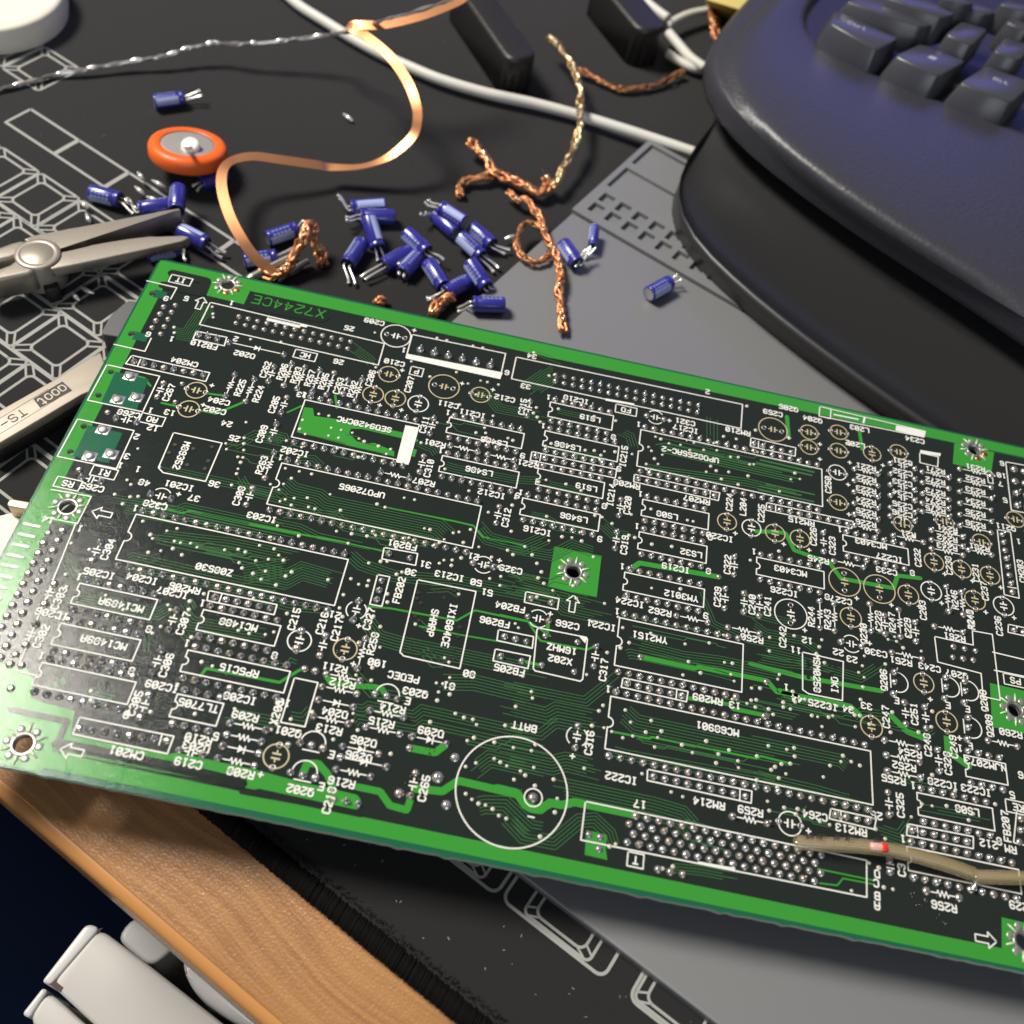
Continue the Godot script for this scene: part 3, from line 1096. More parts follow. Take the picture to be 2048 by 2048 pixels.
	bundle([106.2, 10.7, 110.5, 19.7, 118.7, 22, 131.5, 21.6], 3)
	bundle([102.2, 68.6, 116.5, 69.7], 2, 4, 0.25, 0)
	bundle([119.7, 46.8, 141.4, 46.8, 144, 48.9], 5)
	bundle([119.9, 54.6, 124.3, 55, 135.4, 55.3, 147.3, 56.3], 4)
	bundle([119.1, 23.8, 131.1, 24.1, 145.8, 25.4, 152.4, 19.7], 4, 0.7, 0.17, 0.22)
	bundle([148, 60.9, 153.2, 61.6, 156.1, 57.5], 5, 0.7, 0.17, 0.22)
	bundle([145.4, 35.9, 161.2, 36.8, 164.3, 34.2], 3)
	bundle([158.1, 54.5, 175.2, 54.1], 3)
	bundle([151.3, 49.2, 158, 49.6, 169.4, 49], 2)
	bundle([143.5, 38.8, 145.5, 34.4, 154, 33.5], 3)
	bundle([100.4, 79, 109.4, 78, 118.1, 77.8], 4, 0.6, 0.17, 0.22)
	scatter(30.5, -25.9, 53.6, -20.1, 3)
	scatter(-1, -12.6, 26.4, -3.5, 4)
	scatter(-18.1, -4.4, 2.5, 3.4, 4)
	scatter(81.7, 22.8, 114.9, 26.8, 4)
	scatter(50.9, 16.8, 68.1, 18.9, 5)
	scatter(119.4, 33.4, 149.1, 38.5, 8)
	scatter(119.4, 35.4, 142.6, 38, 4)
	scatter(111.8, 37, 130.2, 40.8, 3)
	scatter(144, 11.3, 163.8, 14.5, 4)
	scatter(90.4, -34.6, 121.6, -30.4, 6)
	scatter(57, 60.5, 75.5, 63, 3)
	scatter(84.2, 51.6, 130.2, 54.5, 6)
	scatter(-26.2, 28.2, 10.2, 30.7, 8)
	scatter(60.9, 17.3, 80.3, 21.1, 3)
	scatter(19, 15.3, 37.3, 17.4, 4)
	scatter(120.1, 61.2, 141.8, 63.4, 5)
	chip("UPD72065", 0.0, 0.0, 20, 6, 19.9, 4.4, "IC202", 1, -2.8, "21")
	chip("SED9420CAC", 0.0, -8.25, 12, 6, 15.5, -15.8, "13", -2.3, -20.9)
	chip("UPD8255AC-2", 34.75, -14.0, 20, 6, 101.2, -29.3, "IC217", 99.4, -37.8)
	chip("Z08530", -11.0, 9.0, 20, 6, -7.2, 34.1, "IC203", -1.1, 17.9, "21")
	chip("YM2151", 34.75, 9.0, 12, 6, 94.8, 27.7, "IC221", 83, 27.3)
	chip("MC68901", 34.75, 17.0, 24, 6, 112.1, 47, "IC222", 91.4, 62.9, "25")
	chip("MC1489A", -13.0, 17.0, 7, 3, -23.6, 47.5, "IC205", -31.1, 41.1, "8")
	chip("MC1489A", -13.0, 21.0, 7, 3, -23.8, 56.9, "IC206", -36.8, 52.9, "8")
	chip("", -13.0, 24.75, 8, 3, -21.9, 67.7, "", 0, 0, "9")
	chip("MC1488", -2.0, 17.0, 7, 3, 2.3, 46.3, "IC207", -14.1, 42, "8")
	chip("RP5C15", -2.0, 21.0, 9, 3, 5.8, 56.8, "IC208", 7.9, 62.9, "10")
	chip("TL7705", -1.5, 25.0, 4, 3, 0.1, 66.3, "IC209", -8.6, 63.8, "5")
	chip("LS486", 14.75, -10.0, 8, 3, 49.1, -19.4, "IC211", 41.9, -27, "9")
	chip("LS486", 15.0, -5.0, 8, 3, 47, -9.1, "IC212", 51.3, -3, "9")
	chip("LS19", 24.75, -15.0, 7, 3, 73.1, -34.2, "IC218", 68.5, -39.6, "8")
	chip("LS486", 24.75, -11.0, 8, 3, 68.3, -23.2, "", 0, 0, "9")
	chip("LS19", 24.75, -6.0, 7, 3, 74.8, -11.3, "", 0, 0, "8")
	chip("LS486", 23.75, -2.0, 8, 3, 72.8, -1.2, "IC216", 64.3, 5, "9")
	chip("LS08", 35.75, -5.0, 7, 3, 96.4, -8.1, "IC220", 110.4, -4.9, "8")
	chip("LS32", 35.75, -1.0, 7, 3, 103.3, 1.8, "IC219", 99.7, 7.1, "8")
	chip("YM3012", 34.75, 4.0, 8, 3, 101.6, 14.7, "IC224", 89.2, 19.5, "9")
	chip("MC3403", 47.75, -1.0, 7, 3, 129, 0.7, "IC226", 127.4, 7.2, "8")
	chip("MC3403", 56.75, -6.0, 7, 3, 150.6, -13.1, "IC227", 155.4, -9.9, "8")
	chip("LS08", 62.75, 20.0, 7, 3, 169.8, 53.8, "IC228", 164.6, 48.7, "8")
	chip("NJM2073", 67.5, 15.5, 4, 3, 175.4, 41.8, "IC223", 172.4, 48.6, "5")
	chip("", 61.5, 25.0, 10, 3, 172, 66.6)
	label_print("IC204", -21.7, 40.2)
	label_print("IC215", 83.4, -23.9, 1)
	label_print("IC214", 81.4, -10.6, 1)
	label_print("RM206", -11.9, 40.3)
	label_print("IC229", 180.7, 72.6)
	label_print("RM208", 85.1, -15)
	label_print("RM207", 103.8, -14.9)
	label_print("RM209", 109.5, 40.3)
	label_print("13", 115.9, 40.4)
	label_print("RM214", 111, 64.4)
	label_print("RM213", 142.7, 63.7)
	label_print("212", 174, 60.4)
	label_print("RM", 179, 60.6)
	label_print("CM201", -10.4, 79.1)
	label_print("CM204", -34.1, -23.2)
	label_print("FB201", 32.9, 17.2)
	label_print("31", 39.4, 21.1)
	label_print("30", 36.5, 24)
	label_print("IC213", 45.6, 22.8)
	label_print("50", 52.1, 23)
	label_print("51", 55.1, 25)
	label_print("FB202", 34.9, 29.3, 1)
	label_print("FB204", 61.1, 27.6)
	label_print("FB206", 58.2, 32.3)
	label_print("FB205", 63.5, 43.4)
	label_print("FB210", -31.3, -30.3)
	label_print("FB207", 178.6, 55.5, 1)
	label_print("80", 54.8, 46.4)
	label_print("81", 50.9, 50.2)
	label_print("100", 34.3, 48.4)
	label_print("PEDEC", 40.7, 50.4)
	label_print("BATT", 68.9, 56)
	label_print("IC201", -22.4, 14.1)
	label_print("24", -17.6, -6.8)
	label_print("25", -14.4, -2.9)
	label_print("36", -14.7, 11.5)
	label_print("37", -17.9, 16.6)
	label_print("48", -30.4, 15.3)
	label_print("12", -34.2, -0.7)
	label_print("13", -32, -6.4)
	label_print("1", -33.2, 12)
	label_print("2", -37, 2.8)
	label_print("3", -37, 9)
	label_print("1", -37.5, 12)
	label_print("1", -36.7, -5.8)
	label_print("25", 3.5, -47.2)
	label_print("26", 3.8, -34.6)
	label_print("6", 48.5, -43.8)
	label_print("1", 19.6, -43.7)
	label_print("34", 54.3, -51.8)
	label_print("33", 54.3, -40.4)
	label_print("2", 104.8, -53)
	label_print("1", -29.3, -46.9)
	label_print("5", -41.2, -45)
	label_print("9", -46.2, -43.4)
	label_print("6", -46.1, -29.8)
	label_print("1", -39.9, -29.9)
	label_print("2", -24.2, -34.7)
	label_print("17", 96, 67.7)
	label_print("11", 130.3, 22.8)
	label_print("12", 133.2, 19.5)
	label_print("22", 140.9, 20.9)
	label_print("23", 144.3, 22)
	label_print("1", 128, 33.1)
	label_print("44", 130.6, 35.4)
	label_print("IC225", 136.8, 35.6)
	label_print("34", 142.9, 35.3)
	label_print("33", 147.4, 33.5)
	label_print("D", 148.1, 72)
	label_print("C", 147.8, 74)
	label_print("B", 147.9, 76.6)
	label_print("A", 147.8, 78.6)
	label_print("RM210", 114, -41)
	label_print("RM215", 131.9, -15.3)
	label_print("1", -39.6, 31)
	label_print("14", -47.2, 30.5)
	label_print("1", 128, 33.1)
	label_print("L204", 116.2, -16, 1)
	label_print("C225", 121.1, -15.2, 1)
	label_print("L203", 149, -51.8)
	label_print("L202", 147.5, -45.7)
	label_print("Q211", 188.9, -28.2)
	label_print("CM203", 191.5, -14.8, 1)
	label_print("1", 192, -24.3)
	label_print("6", 183.7, 42.6)
	resistor("R225", -20.6, -22.8, -20.6, -15.3, -18, -18.9, 1)
	resistor("R224", -15.4, -22.6, -15.4, -15.1, -13, -18.2, 1)
	ceramic("C205", -5.8, -19.2, -5.8, -14, -8.2, -15.9, 1)
	ceramic("C309", -5.8, -10.1, -5.8, -5, -8.4, -6, 1)
	resistor("R263", -3.8, -1.3, -3.8, 6.6, -5.6, 3.2, 1)
	ceramic("C308", -5.7, 10.3, -5.7, 15.2, -8.1, 13.3, 1)
	ceramic("C262", -11.8, -28.2, -11.8, -23.1, -13.7, -26.6, 1)
	resistor("R206", -7.7, -30.4, -7.7, -22.9, -9.3, -27.1, 1)
	resistor("R203", -4.1, -30.3, -4.1, -22.8, -5.6, -27, 1)
	resistor("R257", -0.1, -30.3, -0.1, -22.8, -1.9, -27, 1)
	resistor("R205", 3.7, -30.6, 3.7, -22.9, 1.8, -27, 1)
	ceramic("C263", 7.7, -29.2, 7.7, -24.4, 5.9, -26.5, 1)
	resistor("R202", 11.3, -30.3, 11.3, -22.9, 9.7, -26.5, 1)
	ceramic("C311", 32.4, -22.7, 32.4, -17.6, 30.4, -20, 1)
	ceramic("C310", 32.4, -10.1, 32.4, -5.1, 34.4, -6.6, 1)
	ceramic("C315", 56.3, -35.5, 56.3, -30.5, 54.6, -33.1, 1)
	ceramic("C312", 53.9, 0.2, 53.9, 5.2, 56.1, 3.1, 1)
	resistor("R201", 38.3, -15.1, 45.5, -15.1, 34.3, -14.7, 2)
	resistor("R221", 48.2, -14.9, 55.2, -14.9, 58.9, -14.7, 2)
	resistor("R207", 23.1, -2.3, 30.3, -2.3, 34.1, -2.1, 2)
	diode("D202", -25.5, -33.1, -10.6, -33.1, -20.4, -30.1, 2)
	ceramic("C267", -36.7, -15.1, -36.7, -10.5, -34.4, -12.5, 1)
	ceramic("C268", -43.7, -1.4, -38.5, -1.4, -41.3, -3.4, 2)
	ceramic("C269", -44.7, 17.5, -40, 17.5, -41.3, 19.6, 2)
	tantalum("C328", -27.9, 18, -22.9, 18, -25.8, 20.7, 2, -21.7, 16.4)
	ceramic("C304", -33.9, 33.2, -33.9, 38.2, -31.6, 34.7, 1)
	ceramic("C303", -39.3, 45.8, -39.3, 50.9, -36.9, 49, 1)
	ceramic("C302", -39, 55.9, -39, 61, -36.8, 58.4, 1)
	ceramic("C305", -10.6, 66.2, -10.6, 71.2, -12.6, 68.6, 1)
	ceramic("C306", -11.6, 55.9, -11.6, 61.2, -9.4, 59, 1)
	ceramic("C307", -11.8, 45.9, -11.8, 50.8, -9.3, 48.7, 1)
	resistor("R210", 7.7, 71.1, 15.1, 71.1, 2.5, 73.3, 2)
	resistor("R209", 7.6, 68.5, 15.3, 68.5, 10.2, 66.5, 2)
	diode("D203", 7.7, 73.6, 15.3, 73.6, 2.6, 75, 2)
	ceramic("C219", -0.5, 76.3, 4.4, 76.3, 2.2, 78.6, 2)
	resistor("R208", 7.6, 76.3, 15.2, 76.3, 13, 78.4, 2)
	resistor("R211", 24.1, 53.3, 31.6, 53.3, 25.5, 51.6, 2)
	resistor("R212", 24, 56.4, 31.7, 56.4, 28.1, 54.8, 2)
	diode("D204", 24, 59.5, 31.7, 59.5, 28.2, 61.7, 2)
	resistor("R213", 24.1, 63.4, 31.6, 63.4, 28, 65.6, 2)
	resistor("R214", 35.4, 59.5, 42.8, 59.5, 40, 58, 2)
	resistor("R215", 35.4, 63.3, 42.8, 63.3, 38.4, 61.7, 2)
	diode("D205", 31.7, 68.5, 39.4, 68.5, 35.7, 66.6, 2)
	diode("D206", 31.8, 70.9, 41.7, 70.9, 35.5, 70, 2)
	resistor("R216", 31.6, 73.6, 39, 73.6, 33.4, 76.1, 2)
	ceramic("C265", 47.9, 70.9, 47.9, 75.9, 50.3, 73.8, 1)
	diode("D209", 45.5, 63.3, 53, 63.3, 49.2, 61.5, 2)
	ceramic("C216", 21.6, 44.4, 21.6, 49.4, 20, 41.7, 1)
	resistor("R258", 30.4, 43.1, 30.4, 50.6, 32.2, 44, 1)
	tantalum("C327", 26.6, 34.2, 26.6, 39.2, 29.9, 38.2, 1, 28.1, 40.4)
	tantalum("C329", 50.4, 17.8, 55.5, 17.8, 59.6, 17.5, 2, 56.5, 15.7)
	tantalum("C266", 65.6, 29, 70.6, 29, 75.1, 29, 2, 70.7, 27.1)
	ceramic("C317", 82.5, 33, 82.5, 38, 84.8, 38.5, 1)
	tantalum("C316", 80.7, 53.1, 80.7, 58.2, 83.6, 56.5, 1, 80.3, 60.3)
	resistor("R262", 100.8, 20.3, 108.6, 20.3, 96.7, 20.3, 2)
	resistor("R250", 113.6, 20.4, 121.4, 20.4, 119.5, 22.2, 2)
	ceramic("C239", 112.5, 9.9, 112.5, 15.4, 110.6, 12.7, 1)
	ceramic("C240", 117.3, 10, 117.3, 15.3, 119.3, 12.8, 1)
	ceramic("C241", 121.2, 10.1, 121.2, 15.4, 123.2, 12.3, 1)
	resistor("R259", 116.3, 66.1, 124, 66.1, 120.2, 64.2, 2)
	ceramic("C325", 151.6, 53.4, 151.6, 58.5, 154.2, 55.8, 1)
	resistor("R254", 151.5, 41, 159.4, 41, 157.3, 42.9, 2)
	resistor("R252", 151.7, 44.6, 159.5, 44.6, 155.7, 46.5, 2)
	resistor("R255", 151.7, 48.4, 159.4, 48.4, 153, 50.2, 2)
	ceramic("C251", 156.9, 30.4, 156.9, 35.8, 159, 32.9, 1)
	ceramic("C248", 161.8, 30.5, 161.8, 35.8, 161.7, 40, 1)
	ceramic("C328", 164.1, 40.7, 164.1, 45.8, 166.2, 43.5, 1)
	ceramic("C320", 84.1, -10, 84.1, -4.9, 85.9, -8.5, 1)
	ceramic("C319", 84.1, 0.2, 84.1, 5.1, 86.3, 3.6, 1)
	ceramic("C322", 114.5, -0, 114.5, 5.3, 112.7, 2.8, 1)
	tantalum("C321", 88.4, -39.6, 93.2, -39.6, 99.1, -40.2, 2, 94.7, -39.5)
	ceramic("C323", 137.8, -13.3, 137.8, -7.5, 140.1, -9.8, 1)
	resistor("R245", 140.5, -5.3, 148.3, -5.3, 136.3, -4.5, 2)
	tantalum("C330", 141.7, 17.8, 146.9, 17.8, 150.4, 18.8, 2, 148.9, 16.6)
	resistor("R244", 136.5, 7.6, 136.5, 15.2, 134.3, 12.6, 1)
	resistor("R243", 140.2, 7.6, 140.2, 15.1, 138.4, 12.4, 1)
	resistor("", 149.5, 5.3, 149.5, 13, 117.1, -57.4, 1)
	resistor("R247", 157, 5.1, 157, 12.8, 155, 9.3, 1)
	ceramic("C229", 161, 7.8, 161, 13.1, 159, 9.9, 1)
	ceramic("C228", 153.1, 7.7, 153.1, 12.9, 151.5, 9.7, 1)
	resistor("R246", 170.2, -4.8, 170.2, 2.4, 172.1, -1.4, 1)
	resistor("R248", 174.1, -4.1, 174.1, 2.4, 175.9, 3.5, 1)
	resistor("R261", 166.1, 7.7, 173.4, 7.7, 171, 9.7, 2)
	resistor("R251", 154.5, 17.7, 162.1, 17.7, 156.6, 19.7, 2)
	resistor("R256", 158.9, 73.4, 166.1, 73.4, 162.5, 75.9, 2)
	resistor("R260", 176.8, 35.6, 183.9, 35.6, 182.6, 32.6, 2)
	ceramic("C3", 151.1, 68.5, 151.1, 71, 153.6, 70.1, 1)
	resistor("R221", 147, -36.9, 153.6, -36.9, 150.3, -38.4, 2)
	resistor("R222", 146.9, -32.9, 153.5, -32.9, 150.2, -34.4, 2)
	resistor("R223", 146.7, -29, 153.3, -29, 150, -30.5, 2)
	resistor("R224", 146.6, -25.2, 153.1, -25.2, 149.8, -26.7, 2)
	resistor("R225", 146.5, -21.5, 152.9, -21.5, 149.7, -23, 2)
	resistor("R226", 146.3, -17.8, 152.7, -17.8, 149.5, -19.3, 2)
	ceramic("C231", 157.5, -41.7, 164.5, -41.7, 161, -43.2, 2)
	ceramic("C232", 157.3, -37.9, 164.2, -37.9, 160.8, -39.4, 2)
	ceramic("C233", 157.1, -34.2, 163.9, -34.2, 160.5, -35.7, 2)
	ceramic("C234", 156.9, -30.5, 163.7, -30.5, 160.3, -32, 2)
	ceramic("C235", 156.7, -26.5, 163.4, -26.5, 160, -28, 2)
	ceramic("C236", 156.5, -23.6, 163.2, -23.6, 159.8, -25.1, 2)
	resistor("R271", 166.6, -41.2, 174.2, -41.2, 170.4, -42.7, 2)
	resistor("R272", 166.4, -37.4, 173.9, -37.4, 170.1, -38.9, 2)
	resistor("R273", 166.1, -33.5, 173.5, -33.5, 169.8, -35, 2)
	resistor("R274", 165.8, -30.3, 173.2, -30.3, 169.5, -31.8, 2)
	resistor("R275", 165.6, -27.4, 172.9, -27.4, 169.3, -28.9, 2)
	resistor("R231", 177.8, -45.3, 186.9, -45.3, 182.4, -46.8, 2)
	resistor("R232", 177.4, -41.1, 186.4, -41.1, 181.9, -42.6, 2)
	resistor("R233", 177, -37.1, 186, -37.1, 181.5, -38.6, 2)
	resistor("R234", 176.7, -33.1, 185.5, -33.1, 181.1, -34.6, 2)
	resistor("R235", 176.3, -29.2, 185.1, -29.2, 180.7, -30.7, 2)
	resistor("R236", 175.9, -25.4, 184.6, -25.4, 180.3, -26.9, 2)
	resistor("R241", 167.7, -21.9, 176.4, -21.9, 172.1, -23.4, 2)
	resistor("R242", 167.5, -18.7, 176, -18.7, 171.8, -20.2, 2)
	resistor("R243", 167.3, -15.9, 175.8, -15.9, 171.5, -17.4, 2)
	resistor("R281", 177.5, -18, 183.8, -18, 180.6, -19.5, 2)
	resistor("R21", 156.9, -17.3, 165.1, -17.3, 161, -18.8, 2)
	can("C204", -28.2, -15.1, 2.6, 0.0, -21.7, -13.2, 2, -25, -17.7, true)
	can("C202", -28, -8.8, 2.6, 0.0, -21.7, -10.1, 2, -25, -11, true)
	can("C209", 16.4, -48.2, 4.1, 0.0, 9.5, -51.6, 2, 20.8, -51.7, false)
	can("C210", 17.7, -34.2, 2.7, 0.0, 18.2, -38.6, 2, 20.8, -36.5, true)
	can("C206", 15.3, -26.2, 2.7, 1.57, 13.3, -31.5, 1, 17.8, -23.1, true)
	can("C207", 21.2, -26.5, 2.7, 1.57, 23.7, -32.2, 1, 23.6, -23.1, true)
	can("C211", 32.8, -34.1, 4.1, 0.0, 35.1, -28.3, 2, 37.3, -36.5, true)
	can("C212", 42.8, -34, 2.6, 0.0, 49.4, -34.6, 2, 45.8, -36.7, true)
	can("", 27.4, -26.4, 2.7, 1.57, 0, 0, 2, 0, 0, false)
	can("C218", 18.9, 73.5, 2.6, 1.57, 31.9, 80.2, 1, 17, 77.9, true)
	can("C217", 26.6, 46.7, 2.6, 1.57, 23.6, 42.5, 1, 29.2, 49.8, true)
	can("C215", 16.3, 47, 2.6, 1.57, 13.7, 42.1, 1, 0, 0, false)
	can("C242", 129.1, 13.1, 4.1, 1.57, 127.1, 20, 1, 132.6, 16.8, false)
	can("C264", 129, 65.1, 2.6, 0.0, 134.6, 62.2, 2, 133.1, 65.9, false)
	can("C247", 148.4, 38.4, 2.6, 1.57, 152, 35.2, 1, 151.2, 41.4, true)
	can("C243", 162, 24.2, 2.5, 1.57, 163.8, 19.7, 2, 163.3, 28.2, true)
	can("C249", 166.9, 33.1, 2.6, 1.57, 168, 39.1, 1, 169.7, 36.6, true)
	can("C224", 112.1, -10.2, 2.5, 1.57, 112.5, -16.5, 1, 114.4, -7.1, true)
	can("", 118.6, -9.9, 2.5, 1.57, 0, 0, 2, 0, 0, false)
	can("", 124.9, -9.9, 2.6, 1.57, 0, 0, 2, 127.2, -7, true)
	can("C226", 131.5, -9.8, 2.6, 1.57, 135.1, -11.4, 1, 133.9, -6.9, true)
	can("C259", 123.9, -44.5, 4.1, 0.0, 123.8, -50.5, 2, 128.4, -42.7, true)
	can("", 134.3, -46.4, 2.5, 0.0, 0, 0, 2, 137.3, -42.9, true)
	can("", 142.9, -48.8, 2.5, 0.0, 0, 0, 2, 145.9, -45.3, true)
	can("", 134.2, -41, 2.5, 0.0, 0, 0, 2, 137.2, -37.6, true)
	can("", 142.7, -42.1, 2.5, 0.0, 0, 0, 2, 145.7, -38.7, true)
	can("", 152.3, -43.7, 2.5, 1.57, 0, 0, 2, 155.2, -40.3, true)
	can("", 160.1, -46.4, 2.5, 0.0, 0, 0, 2, 162.9, -42.8, true)
	can("", 142.1, -34.3, 2.5, 0.0, 0, 0, 2, 145, -30.9, false)
	can("", 142.1, -24.2, 2.5, 0.0, 0, 0, 2, 144.9, -21, true)
	can("", 159.7, -21.6, 2.5, 0.0, 0, 0, 2, 162.4, -18.4, true)
	can("", 171.6, -25.6, 2.5, 0.0, 0, 0, 2, 174.2, -22.3, true)
	can("", 181.4, -21.4, 2.5, 0.0, 0, 0, 2, 184, -18.2, true)
	can("", 167.5, -11.7, 2.6, 1.57, 0, 0, 2, 170.1, -8.6, true)
	can("", 174.9, -11.3, 2.6, 1.57, 0, 0, 2, 177.5, -8.3, true)
	can("", 182.6, -11.3, 2.6, 1.57, 0, 0, 2, 185.1, -8.2, true)
	can("", 143.1, 0.4, 4.1, 1.57, 0, 0, 2, 146.1, 4.5, true)
	can("", 152.2, 0.3, 4.1, 1.57, 0, 0, 2, 155.1, 4.3, true)
	can("", 159.8, 0.1, 2.7, 1.57, 0, 0, 2, 162.4, 3, true)
	can("", 166, -2.5, 2.7, 1.57, 0, 0, 2, 168.5, 0.5, false)
	can("", 177.6, -2.6, 2.7, 1.57, 0, 0, 2, 180.1, 0.4, true)
	can("", 185.2, -2.7, 2.7, 1.57, 0, 0, 2, 187.6, 0.2, false)
	can("", 144.4, 10.4, 2.7, 1.57, 0, 0, 2, 147, 13.1, true)
	can("", 192.1, -31.6, 2.5, 0.0, 0, 0, 2, 194.7, -28.3, true)
	label_print("Q205", 128.3, -53.6, 2)
	label_print("Q204", 135.3, -51.4, 2)
	label_print("C227", 142, 6.1, 2)
	label_print("C233", 154.4, -5.6, 2)
	label_print("C203", 163.3, 3.8, 1)
	label_print("C232", 163.1, -11.9, 1)
	label_print("C234", 165.2, -52.2, 2)
	label_print("C250", 139.4, -29.4, 1)
	label_print("C238", 171.5, -11.6, 1)
	label_print("C231", 178.7, -11.2, 1)
	label_print("C237", 180.5, -6, 1)
	label_print("R240", 175.7, 3.5, 1)
	label_print("C236", 183.1, 3.6, 1)
	label_print("Q230", 147.5, 14.2, 1)
	transistor("Q201", 25.5, 69.2, 0, 19.8, 67.9, 2, [22.9, 69.6, 25.3, 69.6, 27.8, 69.7], 29.9, 70.8)
	transistor("Q202", 25.5, 75.7, 0, 25.7, 79.4, 2, [22.7, 76.1, 25.3, 76.2, 27.9, 76.2], 29.6, 77.8)
	transistor("Q203", 38.2, 55.3, 0, 44, 53.4, 2, [35.5, 55.5, 38.1, 55.4, 40.5, 55.7], 42.8, 55.7)
	transistor("Q206", 155.4, 25.5, 1.57, 152, 25.7, 1, [154.8, 23, 154.7, 25.6, 154.3, 28.8], 154.9, 30.4)
	transistor("Q207", 168.3, 23.8, 1.57, 170.6, 20, 2, [167.8, 21.4, 167.5, 24, 167, 27.1], 167.6, 28.8)
	transistor("Q208", 173.1, 23.7, 1.57, 176.8, 25.5, 1, [172.6, 21.3, 172.4, 23.9, 171.8, 27.1], 172.4, 28.7)
	transistor("Q209", 172.8, 33.3, 1.57, 177.5, 31.8, 1, [172.4, 30.9, 172.1, 33.4, 171.6, 36.5], 172.1, 38)
	row_part([-6.6, 39.6, 9, 39.5, 9.1, 42.1, -6.2, 42.1], -4.82, 40.78, 7.78, 40.7, 6, -1)
	row_part([59.3, -18.9, 82, -19.1, 81.9, -16.2, 59.3, -16], 60.51, -17.78, 80.68, -17.58, 9, -1)
	row_part([86.8, -18.8, 109.8, -18.8, 109.5, -16.2, 86.8, -16.3], 87.96, -17.59, 108.55, -17.72, 9, 1)
	row_part([117.7, -39.8, 130.4, -39.7, 130.2, -36.7, 117.6, -36.7], 118.55, -37.98, 129.17, -37.9, 5, -1)
	row_part([122.5, -19, 146, -19, 145.5, -16.6, 122.3, -16.5], 123.63, -17.74, 144.6, -17.92, 9, -1)
	row_part([89.5, 39.4, 104.8, 39.4, 104.6, 42, 89.3, 41.8], 90.66, 40.57, 103.44, 40.72, 6, 1)
	row_part([97, 59.7, 120.4, 59.7, 120.3, 62.4, 97.1, 62.2], 98.45, 60.99, 119.03, 61.09, 9, 1)
	row_part([138.2, 59.9, 148.5, 60, 147.9, 62.5, 137.8, 62.2], 139.25, 61.03, 146.68, 60.92, 4, -1)
	row_part([155.6, 59.7, 170.6, 59.5, 170.3, 62.2, 155.2, 62.3], 156.55, 60.91, 169.08, 60.92, 6, -1)
	row_part([-22.1, 73.9, -2.5, 73.8, -2.5, 77.6, -22.1, 77.6], -21.39, 76.1, -3.58, 74.93, 8, 1)
	row_part([-47.4, -21.7, -26.9, -21.6, -26.9, -18.5, -47.9, -18.6], -46.13, -19.91, -28.21, -20.53, 8, -1)
	row_part([186.4, -26.8, 190.1, -26.9, 189.8, -6.1, 185.8, -6.2], 187.71, -25.55, 188.27, -7.69, 8, 1)
	row_part([28.9, 18.9, 37, 18.6, 37.2, 21.9, 29.1, 22.1], 30.39, 20.26, 35.47, 20.18, 2, 0)
	row_part([29.1, 26.5, 32, 26.4, 32, 34.4, 29.2, 34.5], 30.4, 27.74, 30.52, 32.9, 3, 0)
	row_part([64.1, 22.6, 72.2, 22.6, 72.2, 25.6, 64.2, 25.5], 65.61, 23.99, 70.53, 24.08, 2, 0)
	row_part([59.4, 34, 67.7, 33.9, 67.8, 36.9, 59.5, 36.8], 61.1, 35.33, 66.26, 35.45, 3, 0)
	row_part([59.5, 39, 67.7, 38.9, 67.6, 42.1, 59.5, 42], 61.06, 40.46, 65.95, 40.52, 2, 0)
	row_part([-34.8, -34.4, -26.6, -34.6, -26.3, -31.5, -34.7, -31.5], -33.81, -33.36, -28.81, -33.49, 3, 0)
	row_part([181.6, 51.4, 184.5, 51.5, 183, 59, 179.9, 58.9], 182.49, 52.99, 181.41, 58.43, 3, 0)
	row_part([185.8, 2.5, 191.1, 2.5, 190.5, 4.9, 185.4, 4.9], 187.16, 3.84, 189.76, 3.84, 2, 0)
	box([-34.7, -45.5, 14, -44.5, 14.2, -36.5, -34.8, -36.9])
	pins(-25.88, -42.78, 5.05, -42.69, 13, 0.85, 3)
	pins(-25.96, -40.36, 4.95, -40.02, 13, 0.85, 3)
	box([20.6, -50, 47, -50.6, 47, -41.1, 20.8, -41.1])
	pins(23.91, -45.3, 43.64, -45.11, 6, 1.25, 2)
	box([50.1, -50.2, 115, -51.2, 114.8, -42.3, 50.1, -42])
	pins(61.79, -47.02, 102.47, -47.36, 17, 0.85, -1)
	pins(61.99, -44.63, 102.39, -44.77, 17, 0.85, -1)
	pins(-43.02, 32.49, -42.61, 67.55, 14, 1.05, 3)
	pins(-45.71, 33.83, -45.39, 63.63, 12, 1.05, 3)
	pins(-43.13, -41.94, -43.21, -30.96, 5, 0.9, 3)
	pins(-45.77, -40.38, -46.04, -32.42, 4, 0.9, 3)
	box([84.3, 69.5, 145.9, 69.6, 145.6, 77.3, 84.3, 77.7])
	pins(95.32, 70.31, 135.97, 70.43, 17, 0.95, -1)
	pins(94.06, 72.3, 134.58, 72.34, 17, 0.95, -1)
	pins(95.24, 74.2, 135.82, 74.24, 17, 0.95, -1)
	pins(94.09, 76.16, 134.41, 76.19, 17, 0.95, -1)
	pins(32.75, 79.75, 37.82, 79.68, 3, 0.95, -1)
	pins(101.03, 80.35, 106.22, 80.37, 3, 0.95, -1)
	pins(85.89, 76.2, 88.29, 76.26, 2, 0.9, -1)
	pins(88.34, 78.74, 88.34, 78.74, 1, 0.95, -1)
	pins(194.05, -49.51, 193.41, -36.71, 4, 1.2, -1)
	pins(196.97, -49.54, 196.25, -36.73, 4, 1.2, -1)
	box([191.8, -51.5, 200.2, -51.9, 199.4, -34.7, 191.3, -34.5])
	label_print("6", 190.6, -50.6)
	label_print("10", 189.9, -46.1)
	label_print("7", 189.3, -43)
